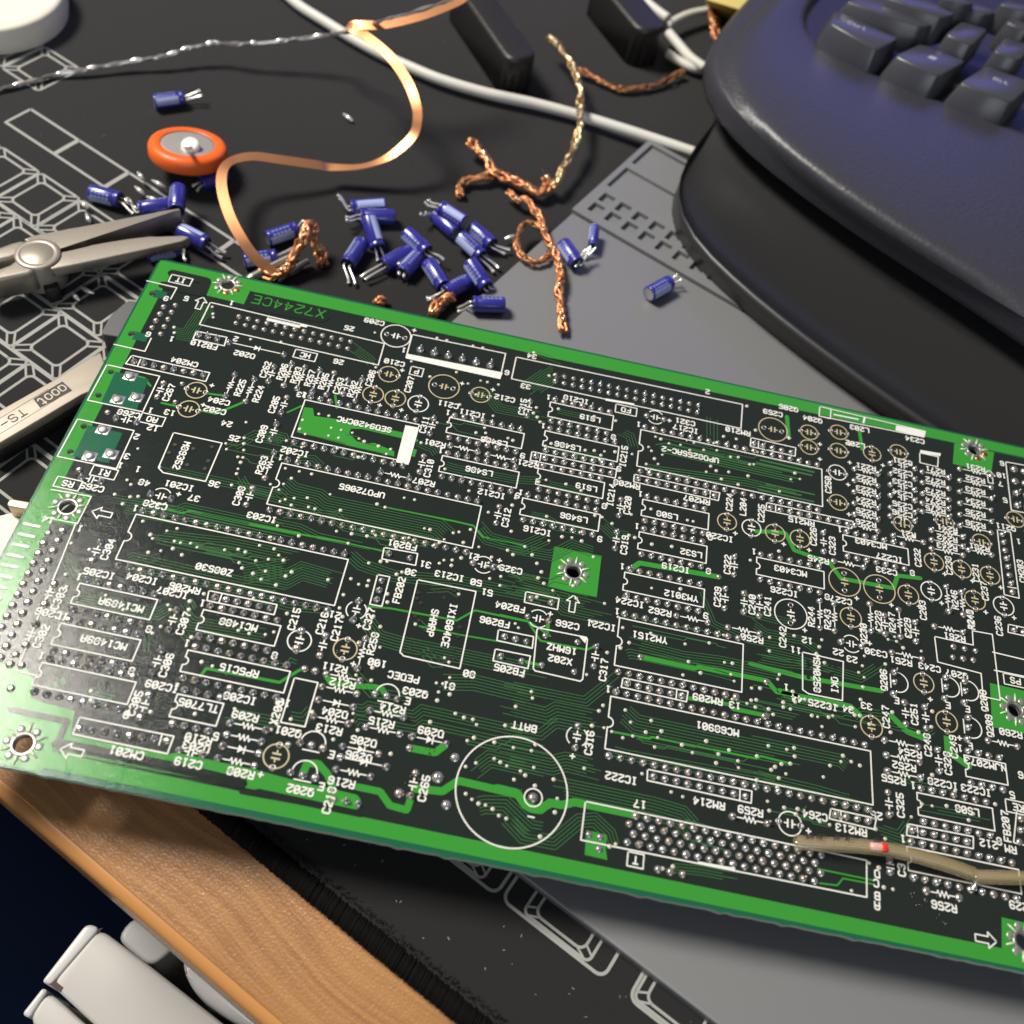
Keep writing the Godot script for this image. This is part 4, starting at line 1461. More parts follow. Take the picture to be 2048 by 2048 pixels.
	label_print("5", 189.9, -37.5)
	box([165.8, 10.7, 175.7, 10.8, 175.9, 6.7, 181.1, 6.5, 181, 24.5, 176.7, 24.5, 176.9, 18.3, 166, 17.7])
	pins(170.6, 12.34, 176.25, 12.21, 3, 0.9, 3)
	pins(170.14, 15.39, 175.42, 14.94, 3, 0.9, 3)
	wide_ink([180.6, 11.6, 192, 11.9], 0.35)
	wide_ink([180.5, 16.6, 191.3, 16.5], 0.35)
	joint(45.5, 65.9, 1.0, 3)
	joint(55.4, 65.9, 1.2, 3)
	joint(52.7, 70.9, 1.5, 3)
	joint(45.5, 75.8, 1.1, 3)
	joint(55.6, 76.2, 1.25, 3)
	joint(73.2, 71, 1.2, 3)
	joint(93.1, 33.2, 0.9, 3)
	joint(123.3, 32.7, 0.9, 3)
	joint(123.4, 41.3, 0.9, 3)
	joint(110.7, 6.8, 0.8, 3)
	joint(88.7, 10.2, 0.9, 3)
	joint(70.4, 32.9, 0.9, 3)
	joint(78, 32.8, 0.9, 3)
	joint(70.6, 40.5, 0.9, 3)
	joint(78.2, 40.4, 0.9, 3)
	joint(123, 41.4, 1.0, 3)
	joint(19.2, 53.2, 1.0, 3)
	joint(21.6, 53.2, 1.0, 3)
	joint(15.3, 53.2, 1.0, 3)
	joint(20.6, 70.6, 0.9, 3)
	joint(16, 44.5, 1.2, 3)
	joint(16.2, 48.9, 1.2, 3)
	joint(29.3, 44.6, 0.9, 3)
	joint(-37.8, 70.9, 1.0, 3)
	joint(-40.1, 63.5, 1.0, 3)
	joint(-40.2, 65.9, 1.0, 3)
	joint(-37.9, 65.6, 1.0, 3)
	joint(-32.3, -16.3, 0.8, 3)
	joint(-31.9, -10.1, 0.8, 3)
	joint(-46.3, -2.6, 0.9, 3)
	joint(-46.1, 15.5, 0.9, 3)
	joint(-38.5, 2.3, 0.01, 3)
	square_pad(-45.3, -15, 1.7, 1.45)
	square_pad(-45.4, -7, 1.7, 1.45)
	square_pad(-41.4, -8.9, 1.7, 1.45)
	square_pad(-45.2, 2.9, 1.7, 1.45)
	square_pad(-45.2, 11.2, 1.7, 1.45)
	square_pad(-40.8, 9.3, 1.7, 1.45)
	box([-52.1, -17, -38.4, -17, -38.3, -4.9, -52.2, -4.8])
	box([-52.2, 1.4, -38.2, 1.2, -38, 13.1, -52.3, 13.2])
	wide_ink([-53.3, -48.2, -44.9, -48.1, -45, -43.5], 0.32)
	wide_ink([-53, -24, -44.8, -23.9, -44.9, -28.7], 0.32)
	wide_ink([-49.9, 22.5, -40.5, 22.1, -40.6, 29.9, -47.8, 30], 0.3)
	wide_ink([-41, 29.8, -38.3, 66.9, -33.9, 67.2], 0.32)
	wide_ink([-51.7, 32.7, -48.3, 32.7], 0.75)
	wide_ink([-51.7, 35.5, -48.3, 35.5], 0.75)
	wide_ink([-51.7, 38.3, -48.4, 38.3], 0.75)
	wide_ink([-51.7, 41.1, -48.4, 41.1], 0.75)
	wide_ink([-51.8, 43.8, -48.5, 43.8], 0.75)
	wide_ink([-51.8, 46.5, -48.5, 46.5], 0.75)
	wide_ink([-51.8, 49.2, -48.6, 49.2], 0.75)
	wide_ink([-51.9, 51.8, -48.6, 51.8], 0.75)
	wide_ink([-51.9, 54.4, -48.7, 54.4], 0.75)
	box([-29, -0.7, -16.8, -0.7, -16.9, 11.3, -27.3, 11.4, -28.8, 10.3])
	box([38.5, 25.6, 52.5, 25.4, 52.5, 45.6, 39.6, 45.4, 38.6, 44.7])
	box([132, 22.9, 142.1, 23.1, 141.6, 33.4, 133.4, 33.5, 132, 32.8])
	label_print("M89352", -24.8, 5.4, 3)
	label_print("IX1604CE", 48.1, 35.5, 3)
	label_print("SHARP", 44.2, 35.8, 3)
	label_print("MSM0258", 135.5, 27.7, 3)
	label_print("OKI", 139.8, 29.8, 3)
	box([68.6, 31.4, 79.9, 31.2, 80.2, 31.7, 80.3, 41.9, 79.8, 42.5, 69.3, 42.3, 68.8, 41.8, 68.2, 31.9])
	label_print("16MHZ", 74.6, 35.5)
	label_print("X202", 74.6, 38.3)
	box([17.7, 55.8, 22.9, 55.8, 22.9, 66.1, 17.7, 66.2])
	label_print("X203", 16.3, 64.2, 1)
	ink_patch([25.7, -18.5, 29.2, -18.6, 29.2, -6.3, 26, -6.3])
	ink_patch([20.7, -42.7, 47.4, -43.5, 47.1, -41.1, 20.8, -41])
	ink_patch([-18.6, -44.9, -9.6, -44.8, -9.2, -43.4, -18.6, -43.5])
	ink_patch([-18.4, -45, -7.4, -44.9, -7.6, -44.1, -18.3, -44.1])
	ink_patch([76.5, -42.4, 84.6, -42.8, 84.4, -42.1, 76.5, -41.6])
	ink_patch([109.2, 77.1, 117.3, 76.9, 117.1, 77.5, 109.2, 77.7])
	ink_patch([150.4, -56.5, 151, -56.5, 150.5, -54.1, 149.9, -54.1])
	ink_patch([160, -56.1, 168.6, -56.3, 168, -54, 159.6, -54.1])
	ink_patch([166.6, -48.9, 172.6, -49.3, 172.3, -48.2, 166.3, -47.8])
	ink_patch([78, 31.2, 80.1, 31.2, 79.8, 32.8])
	box([137.5, -56.8, 168.6, -56.3, 168, -54, 137.2, -53.2])
	box([137.5, -56.8, 140.8, -56.8, 140.5, -53.1, 137.2, -53.2])
	box([166.3, -47.8, 171.7, -47.8, 171.2, -44.1, 166.1, -44.2])
	wide_ink([141.6, -55, 148.7, -55.2], 0.5)
	battery_ring(68.5, 70.5, 11.9, 73.2, 71)
	wide_ink([72.7, 75.1, 74, 75.1], 0.35)
	tag_print("IT", -44.9, -51.1, 2.95, 1.45)
	tag_print("HC", -5.2, -34.3, 2.95, 1.45)
	tag_print("P", 24.6, -37.2, 1.70, 1.45)
	tag_print("FD", 82.5, -39.8, 2.95, 1.45)
	tag_print("AO", -35.3, -3.2, 2.95, 1.45)
	tag_print("RI", -40.3, 14.9, 2.95, 1.45)
	tag_print("RS", -46.9, 20, 2.95, 1.45)
	tag_print("T", 96.1, 79.5, 1.70, 1.45)
	tag_print("PS", 185.6, 18.3, 2.95, 1.45)
	tag_print("KE", 182.1, 50.6, 2.95, 1.45)
	arrow(-37.1, -44.4, -1.57)
	arrow(-36.4, 25.9, 3.14)
	arrow(75.6, 23.2, -1.57)
	arrow(-20.8, 81, 3.14)
	arrow(171, 80.9, 0.0)
	arrow(186.4, -44.7, -1.57)
	hole_ring(74.7, 14.2, 1.75, 0.1, 0)
	hole_ring(-32.4, -53.4, 1.7, 0.4, 2)
	hole_ring(-44.5, 26, 1.75, 0.2, 0)
	hole_ring(-30.6, 81.5, 1.9, 0.0, 0)
	hole_ring(182.9, -53.6, 1.75, 0.3, 2)
	hole_ring(184.6, 26.1, 1.75, 0.1, 0)
	hole_ring(179.6, 79.6, 1.75, 0.2, 0)
	copper_letters("X7244CE", -14.3, -50.2)
	drill(39.4, 28.9)
	drill(43, 27.9)
	drill(45.5, 28.8)
	drill(40.5, 31.4)
	drill(39.4, 30.4)
	drill(40, 34.9)
	drill(41, 35.9)
	drill(43, 38)
	drill(40.5, 43)
	drill(43.1, 44)
	drill(45.5, 42.9)
	drill(47.4, 44.5)
	drill(49.6, 43.5)
	drill(51, 43.1)
	drill(50.1, 41.4)
	drill(50.6, 37.9)
	drill(50.5, 35.4)
	drill(46, 26.4)
	drill(47.5, 26.3)
	drill(-27.5, 2.7)
	drill(-28, 5.3)
	drill(-22.7, 7.7)
	drill(-18.3, 7.7)
	drill(-18.3, 5.3)
	drill(-18.8, 1)
	drill(-22.9, 2.7)
	drill(133.9, 25.5)
	drill(138.7, 24.4)
	drill(140.1, 25.1)
	drill(139.1, 27.1)
	drill(133.4, 29.2)
	drill(139.2, 31.9)
	via_spots.append_array(pts2([55.1, 21.1, 57.6, 19.9, 54.5, 15.2, 51, 13.1, 58, 12.3, 59.5, 13.2, 62, 10.2, 64.1, 12.1, 65.6, 14.2, 67, 16.3, 47.4, 17.2, 45.4, 18.3, 43.5, 18.8, 42.6, 19.9, 45.5, 19.8, 26.4, 23.9, 29, 22.8, 30.5, 22.4, 33.4, 25.3, 34.5, 24.4, 23.4, 29, 27.5, 28.5, 25.5, 30, 27.5, 29.9, 22.8, 33.5, 22.8, 37, 24, 39, 11.8, 41.1, 32.9, 39.5, 32.5, 30.9, 33, 33, 34, 44.5, 33.5, 49.7, 34, 52.7, 48.1, 50.1, 49, 52.1, 51.5, 52.1, 49.1, 54.1, 53.6, 56.2, 55.6, 56.7, 57.6, 56.7, 58.6, 57.7, 48.6, 59.3, 33.9, 64.4, 29.4, 67.5, 41.9, 68, 63.7, 64.4, 65.1, 64.9, 66.6, 65.4, 69.7, 65.9, 71.2, 66.4, 68.6, 68, 63.1, 60.8, 58, 67.4, 59.1, 73.1, 60.6, 74, 62.1, 74.6, 63.6, 74.6, 65.2, 75.1, 66.7, 76.2, 73.2, 68.4]))
	via_spots.append_array(pts2([88.2, 26.6, 88.2, 32, 103.4, 27.4, 104.5, 31.8, 113.1, 30, 115, 29.8, 107.5, 34, 103.4, 35.5, 85.2, 33.9, 81.1, 40.5, 85.7, 47.1, 90.8, 48.1, 92.3, 49.7, 96.9, 48.3, 95.9, 51.3, 99.4, 50.3, 88.3, 52.8, 90.9, 53.7, 97.9, 54.4, 109.7, 50.4, 124, 48.4, 112.2, 55, 117.3, 55, 121.4, 51.4, 125.6, 53, 129.1, 51.5, 128.1, 54.1, 130.1, 49.6, 83.2, 62.4, 95.9, 60.9, 102.6, 63.6, 105.2, 64.1, 124, 61.2, 78.3, 70.1, 78.2, 73.1, 73.1, 68.5, 71.1, 66.4, 69.7, 65.9, 68.6, 67.9, 66.6, 65.4, 83.2, 51.7, 118.8, 39.2, 120.8, 39.7, 127.4, 38.2, 129.1, 38.3, 119.8, 35.1, 121.8, 34.7, 126.4, 30.1, 126.5, 31.6, 123.9, 20.8, 123.9, 24.5, 130, 18.9, 94.2, 14.2, 101.3, 12.7, 63, 31.5, 63.9, 32.4]))
	via_spots.append_array(pts2([0.1, -13.1, 0.2, -10.1, 3.5, -16.1, 6.1, -16.2, 7.7, -12.6, 10.3, -12.6, 7.7, -10, 10.3, -10, 13.2, -12.5, 15.3, -11.1, 16.8, -10.6, 23.8, -10, 0.2, 2.6, 3.7, 2.6, 6.8, 2.6, 1.1, 7.2, -1.9, 8.1, 0.1, 9.7, 4.7, 10.6, 7.7, 9.7, 1.7, 12.3, 4.6, 12.7, 8.7, 12.2, 10.3, 12.3, 16.3, 11.2, 12.7, 7.3, 24.4, 7.2, 26.5, 7.6, 30.4, 3.7, 33, 3.6, 37.1, 11.2, 38.5, 11.2, 45.5, 10.1, 48.1, 8.7, 47.1, 12.8, 51.5, 2.6, 57, -1, 57.5, -3.4, 58, 6.7, 45.6, -2.5, 16.9, 17.2, 20.4, 19.8, 51, 13.2, 58, 12.2, 62.1, 10.1, 59.5, 13.2, 64, 12.2, 65.6, 14.2, 67, 16.2, 38.1, -29.2, 38.9, -37, 42, -39, 43.9, -39, 47, -39, 58.3, -33.9, 59, -30.7, 47.4, -27.9, 44, -21.1, 46.5, -21.7, 52.5, -21.6, 53.9, -21.2, 35.3, -22.7, 10.6, -47.8, 13.8, -35.6, 28.5, -36.5, 35.1, -40.1, 27.5, -50.8, 30.3, -50.8, 37.7, -50.8, 40.5, -50.9, 22.5, -40.4]))
	via_spots.append_array(pts2([-26.9, 25.6, -18.8, 25.6, -24, 28.7, -16.8, 29.1, -17.9, 31, -20.3, 32.2, -22.8, 33.3, -15.4, 32.1, -6.6, 28.5, -1.9, 27.9, -4.4, 27, 0.7, 25.4, 4.2, 25.5, 5.7, 26.9, -2.4, 31, 1.5, 33, 3.7, 34, 9.8, 30.5, 7.2, 35.1, -37.9, 43, -39.9, 35.1, -35.5, 35.7, -36.5, 45.9, -27.7, 45.9, -22.8, 48.4, -15.3, 53.4, -13.7, 50.5, -7.4, 40.6, 5.2, 47.8, 8.1, 46.7, 10.3, 46.2, 2.7, 47.6, 11.8, 41, -2.5, 56.6, 0, 57, -0, 68.2, -8.9, 69.7, -35.7, 20.1, -32.1, 19.9, -30.4, 19.3, -33, 22.2]))
	via_spots.append_array(pts2([92.9, -32.5, 98.4, -32, 105, -32, 89.8, -28.9, 90.7, -27.8, 93.7, -27.3, 91.7, -25.4, 92.8, -23.9, 112.3, -31.6, 117.3, -30.7, 107, -27, 108.6, -25.9, 105.9, -24.8, 112, -26.4, 117.3, -26.5, 110.1, -23.5, 114.7, -22.9, 58.5, -33.9, 59, -30.8, 60, -29.3, 80.1, -35.4, 85.6, -25.3, 73.1, -23.2, 75.5, -23.7, 78.2, -24.2, 81, -24.8, 69.5, -11, 83.1, -16.6, 66, 0.1, 78, -3.3, 80.6, -7, 82.6, -2, 87.2, -6, 92.1, -9, 101.8, -8, 103.3, -8, 93.2, 1.6, 98.3, 1, 87.2, 0.4, 75.6, 5.1, 73.1, 4.7, 70.6, 5.1, 58, 6.7, 65.5, 14.2, 67.1, 16.3, 64, 12.2, 58, 12.2, 59.5, 13.2, 62, 10.2, 110.1, -38.2, 113.7, -38.3, 116.3, -51, 119, -42.9, 118.6, 0, 126, -4.6, 94.1, 14.2, 101.3, 12.7, 52.5, -21.6, 54, -21.2]))
	via_spots.append_array(pts2([124, 48.4, 130.1, 49.4, 141.4, 47, 140.9, 48.5, 143.3, 48, 145.3, 48.5, 138.3, 50, 121.5, 51.4, 129.2, 51.6, 125.5, 53, 128, 54, 136.7, 53, 124, 61.2, 153, 38.8, 159.8, 37.3, 163.6, 31.2, 153.7, 33.6, 146.1, 32.1, 144.5, 36.4, 144.4, 38.8, 146.8, 28.7, 147.2, 26.1, 145.9, 25.1, 146.9, 23.1, 126.3, 30.1, 126.4, 31.7, 127.3, 38.3, 129.1, 38.3, 134.2, 38.8, 135.6, 38.8, 138.2, 38.3, 139.9, 38.2, 136.6, 41, 120.9, 39.7, 161.7, 54.4, 165.1, 53.7, 170, 55.9, 176.7, 50.9, 162.1, 15.6, 147.5, 20.3, 130.1, 19, 136.9, 18.4, 149.5, 74.5, 151.5, 74.5, 142.4, 76.6, 146.5, 70, 148.6, 70.6, 162.3, 47.1]))
	via_spots.append_array(pts2([-35.4, 6.1, -34.5, 15.5, -33.2, 16.5, -35.7, 20.1, -32.1, 19.5, -30.5, 19, -33.1, 22, -13.2, -8.6, -11.7, -2, -11.1, -0.1, -10.6, 2.1, -10.7, 3.7, -10.7, 5.7, -10.6, 7.2, -10.7, 10.7, -2, 8.1, 1.2, 7.3, 0.2, 9.6, -20.5, -35.8, -12.6, -37.1]))
	obj("copper_traces", fine, mats.trace_green, board).set_meta("kind", "stuff")

# ---------------------------------------------------------------- desk, mats
const DESK_TURN := -0.4505             # the desk's front edge runs aslant to the board

func desk_node(called: String, label: String, category: String) -> Node3D:
	var o := thing(called, label, category)
	o.rotation.y = DESK_TURN
	return o

func rect_poly(u0: float, v0: float, u1: float, v1: float) -> PackedVector2Array:
	return PackedVector2Array([Vector2(u0, v0), Vector2(u1, v0), Vector2(u1, v1), Vector2(u0, v1)])

func round_rect(u0: float, v0: float, u1: float, v1: float, r: float) -> Array:
	var out := []
	for q in [[u1 - r, v0 + r, -PI / 2], [u1 - r, v1 - r, 0.0], [u0 + r, v1 - r, PI / 2], [u0 + r, v0 + r, PI]]:
		for k in 5:
			out.append(Vector2(q[0], q[1]) + Vector2.from_angle(q[2] + PI / 2 * k / 4.0) * r)
	return closed(out)

func build_desk() -> void:
	var d := desk_node("desk", "wood-grain desk top with an orange-brown banded front edge", "desk")
	var st := tool()
	prism(st, rect_poly(-900, -1100, 1200, 92.9), -29, -4, 0.15, 1)
	obj("desk_top", st, mats.wood, d)
	var e := tool()
	var prof := []
	for k in 9:
		var t := -0.15 + 1.15 * k / 8.0
		prof.append(Vector2(93.0 + 2.6 * sin(clampf(t, 0, 1) * PI / 2), -4.05 - 2.6 * (1 - cos(clampf(t, 0, 1) * PI / 2))))
	prof.append(Vector2(95.6, -26))
	prof.append(Vector2(93.5, -29))
	var rows := []
	for x in [-900.0, -300.0, 0.0, 300.0, 1200.0]:
		var row := []
		for q in prof:
			row.append(Vector3(x, q.y, q.x))
		rows.append(row)
	sheet(e, rows)
	obj("edge_band", e, mats.band, d)

	var m := desk_node("desk_mat", "large black cloth desk mat printed with grey keyboard outlines", "desk mat")
	st = tool()
	prism(st, rect_poly(-600, -700, 800, 69.5), -3.98, 0, 0.3, 2)
	obj("mat_cloth", st, mats.cloth, m)
	# overlocked edge: a cord of thread turns round the rim
	st = tool()
	var u := -75.0
	while u < 150.0:
		var arc := []
		var lean := rng.randf_range(-0.12, 0.12)
		var rr := 2.35 + rng.randf_range(-0.12, 0.18)
		for k in 7:
			var a := lerpf(-0.5, PI + 0.3, k / 6.0)
			arc.append(Vector3(u + 0.9 * k / 6.0 + lean, -1.75 + rr * sin(a) * 0.92, 70.2 - rr * cos(a) * 1.05))
		tube(st, arc, 0.3, 5, false)
		u += 0.42
	var edge := obj("stitched_edge", st, mats.thread, m)
	edge.set_meta("kind", "stuff")
	st = tool()
	u = -75.0
	while u < 150.0:
		var base := Vector3(u, rng.randf_range(-0.2, 0.4), 67.6 + rng.randf_range(-0.7, 0.5))
		tube(st, [base, base + Vector3(rng.randf_range(-0.6, 0.9), rng.randf_range(0.1, 0.7), rng.randf_range(-0.9, 0.5))], 0.05, 4, false)
		u += 0.16
	var fuzz := obj("loose_fibres", st, mats.thread, m)
	fuzz.set_meta("kind", "stuff")
	st = tool(false)
	key_print(m, -192, -87.5, -174.4, -69.4, false)
	key_print(m, -210, -87.5, -192.6, -69.4, false)
	for k in 5:
		var a := -168.6 + 22.6 * k
		st = tool(false)
		line(st, closed([Vector2(a, -61.3), Vector2(a + 22, -61.3), Vector2(a + 22, -51.3), Vector2(a, -51.3)]), 0.95, 0.03)
		obj("printed_bar", st, mats.print, m)
	var starts := [-142.0 - 17.9 * 2, -131.4 - 17.9 * 2, -91.7 - 17.9 * 3, -83.9 - 17.9 * 3, -62.3 - 17.9 * 3]
	for r in 5:
		for k in (3 if r == 0 else 5):
			var a: float = starts[r] + 17.9 * k
			key_print(m, a, -42.4 + 18.1 * r, a + 17.5, -42.4 + 18.1 * r + 17.7)
	for k in 2:
		key_print(m, -124.0 + 26.9 * k, -42.4, -124.0 + 26.9 * k + 26.5, -24.7)
	# the front row has a wide outer frame round each cap
	for a in [75.0, 103.0, 135.8]:
		st = tool(false)
		line(st, round_rect(a, 28, a + (26.4 if a < 130 else 30.0), 48.1, 2.0), 0.72, 0.03)
		obj("printed_key", st, mats.print, m)
		var off := 5.2 if a < 130 else 0.8
		key_print(m, a + off, 28.5, a + off + 17.0, 47.4, true, 2.2, 1.2)
	# dust and threads on the cloth
	st = tool(false)
	for k in 150:
		var c := Vector2(rng.randf_range(20, 150), rng.randf_range(15, 66)) if k < 110 else Vector2(rng.randf_range(-170, 20), rng.randf_range(-230, 0))
		var t := Vector2.from_angle(rng.randf() * TAU) * rng.randf_range(0.05, 0.35)
		line(st, [c - t, c + t], rng.randf_range(0.05, 0.12), 0.06, false)
	var dust := obj("dust", st, mats.dust, m)
	dust.set_meta("kind", "stuff")

	grey_mat()

func key_print(m: Node3D, u0: float, v0: float, u1: float, v1: float, outer := true, side := 3.3, low := 3.1) -> void:
	var st := tool(false)
	var w := 0.62 if v1 > 40 and u0 > 0 else 0.8
	line(st, round_rect(u0, v0, u1, v1, 1.3), w, 0.03)
	var a := [u0 + side, v0 + 2.5, u1 - side, v1 - low]
	line(st, round_rect(a[0], a[1], a[2], a[3], 1.8), w, 0.03)
	for q in [[u0, v0, a[0], a[1]], [u1, v0, a[2], a[1]], [u0, v1, a[0], a[3]], [u1, v1, a[2], a[3]]]:
		var p := Vector2(q[0], q[1])
		var e := Vector2(q[2], q[3])
		var s := Vector2(signf(e.x - p.x), signf(e.y - p.y))
		line(st, [p + Vector2(s.x * 0.2, s.y * 1.5), e + Vector2(0, s.y * 1.5)], w * 0.75, 0.03)
		line(st, [p + Vector2(s.x * 1.5, s.y * 0.2), e + Vector2(s.x * 1.5, 0)], w * 0.75, 0.03)
	obj("printed_key", st, mats.print, m)

func grey_mat() -> void:
	var g := desk_node("repair_mat", "grey rubber repair mat with parts pockets along its far end", "repair mat")
	var st := tool()
	prism(st, rect_poly(-5.4, -145.2, 345, 42.1), 0.02, 4.0, 0.5, 3)
	obj("work_surface", st, mats.grey_rubber, g)
	# the pocketed end: slab, then a sheet with pockets sunk into it
	var pockets := []
	for k in 4:
		pockets.append([-4.2 + 20.3 * k, -196.5, 13.6 + 20.3 * k, -182.2])
		pockets.append([-4.2 + 27.0 * k, -178.6, 20.0 + 27.0 * k, -165.2])
	for k in 16:
		pockets.append([-2.5 + 6.75 * k, -161.4, 2.0 + 6.75 * k, -156.4])
		pockets.append([-2.5 + 6.75 * k, -154.6, 2.0 + 6.75 * k, -149.5])
	var us := [-6.2, 345.0]
	var vs := [-198.5, -145.8]
	for p in pockets:
		us.append(p[0]); us.append(p[2]); vs.append(p[1]); vs.append(p[3])
	us.sort()
	vs.sort()
	var top := 4.7
	st = tool(false)
	for i in us.size() - 1:
		for j in vs.size() - 1:
			if us[i + 1] - us[i] < 0.001 or vs[j + 1] - vs[j] < 0.001:
				continue
			var cu: float = (us[i] + us[i + 1]) / 2
			var cv: float = (vs[j] + vs[j + 1]) / 2
			var inside := false
			for p in pockets:
				if cu > p[0] and cu < p[2] and cv > p[1] and cv < p[3]:
					inside = true
			if not inside:
				quad(st, Vector3(us[i], top, vs[j]), Vector3(us[i + 1], top, vs[j]), Vector3(us[i + 1], top, vs[j + 1]), Vector3(us[i], top, vs[j + 1]))
	var c := [Vector2(-6.2, -198.5), Vector2(345, -198.5), Vector2(345, -145.8), Vector2(-6.2, -145.8)]
	for i in 4:
		var a: Vector2 = c[i]
		var b: Vector2 = c[(i + 1) % 4]
		quad(st, p3(a, top), p3(a, 0.02), p3(b, 0.02), p3(b, top))
	obj("pocket_tray", st, mats.grey_rubber, g)
	for p in pockets:
		var q := tool(false)
		var deep: float = top - (1.5 if p[2] - p[0] < 6 else 1.2)
		var r := [Vector2(p[0], p[1]), Vector2(p[2], p[1]), Vector2(p[2], p[3]), Vector2(p[0], p[3])]
		quad(q, p3(r[0], deep), p3(r[1], deep), p3(r[2], deep), p3(r[3], deep))
		for i in 4:
			var a: Vector2 = r[i]
			var b: Vector2 = r[(i + 1) % 4]
			quad(q, p3(a, deep), p3(a, top), p3(b, top), p3(b, deep))
		obj("pocket", q, mats.grey_rubber, g)

# ---------------------------------------------------------------- loose parts
func v3(a: Array) -> Vector3:
	return Vector3(a[0], a[1], a[2])

func capacitor(base: Array, dir: Array, length: float, r: float, leads: Array, roll: float, stripe: bool, label: String) -> void:
	var b := v3(base)
	var d := v3(dir).normalized()
	var t := thing("capacitor", label, "capacitor", Vector3(b.x, 0, b.z), "desoldered blue capacitors")
	var st := tool()
	lathe(st, [Vector2(r - 0.5, 0.12), Vector2(r - 0.12, 0.0), Vector2(r, 0.25), Vector2(r, 0.9), Vector2(r - 0.16, 1.25), Vector2(r - 0.16, 1.5), Vector2(r, 1.85), Vector2(r, length - 0.5), Vector2(r - 0.12, length - 0.12), Vector2(r - 0.55, length)], b, d, 22)
	obj("sleeve", st, mats.sleeve, t)
	st = tool()
	lathe(st, [Vector2(0, length - 0.16), Vector2(r - 0.8, length - 0.14), Vector2(r - 0.5, length - 0.02)], b, d, 18)
	obj("metal_top", st, mats.can_top, t)
	st = tool()
	lathe(st, [Vector2(r - 0.45, 0.1), Vector2(r - 0.6, 0.35), Vector2(0, 0.4)], b, d, 18)
	obj("rubber_plug", st, mats.rubber, t)
	# printed stripe and value along the sleeve
	var s := d.cross(Vector3.UP).normalized()
	var u := s.cross(d)
	st = tool()
	var a0 := deg_to_rad(65.0 if stripe else 150.0 + fmod(roll, 60.0))
	var rows := []
	for k in 7:
		var a := a0 + (k - 3) * 0.17
		rows.append([b + d * 2.0 + (s * cos(a) + u * sin(a)) * (r + 0.02), b + d * (length - 0.6) + (s * cos(a) + u * sin(a)) * (r + 0.02)])
	sheet(st, rows)
	obj("polarity_stripe", st, mats.stripe, t)
	st = tool(false)
	for row in 2:
		for k in 5:
			var a := a0 + (-1.0 if stripe else -1.35) + row * 0.5
			var o := b + d * (2.8 + k * 1.25) + (s * cos(a) + u * sin(a)) * (r + 0.025)
			var tx := -s * sin(a) + u * cos(a)
			for w in [[0.0, 0.0, 0.75, 0.16], [0.0, 0.5, 0.75, 0.66], [0.0, 0.0, 0.16, 0.66], [0.6, 0.2 * (k % 2), 0.76, 0.66]]:
				quad(st, o + d * w[0] + tx * w[1], o + d * w[2] + tx * w[1], o + d * w[2] + tx * w[3], o + d * w[0] + tx * w[3])
	obj("printed_value", st, mats.stripe, t)
	var tips := pts3(leads)
	for i in 2:
		var root := b + d * 0.3 + s * (0.9 if i else -0.9)
		var path := []
		if tips.size() == 2:
			var tip: Vector3 = tips[1] + (s * 1.1 + Vector3(0, 0.3, 0)) * (1.0 if i else -0.9)
			path = spline([root, root - d * 1.2, (tips[0] + tip) / 2 + s * (0.5 if i else -0.5), tip], 5)
		else:
			path = spline([root, root - d * 1.3, root - d * 2.8 + Vector3(0, -0.6, 0) + s * (0.7 if i else -0.4)], 5)
		var rad := []
		for k in path.size():
			path[k].y = maxf(path[k].y, 0.35)
			rad.append(0.3 + (0.42 * pow(float(k) / path.size(), 3.0)))
		st = tool()
		tube(st, path, rad, 8)
		obj("lead", st, mats.tin_bright, t)

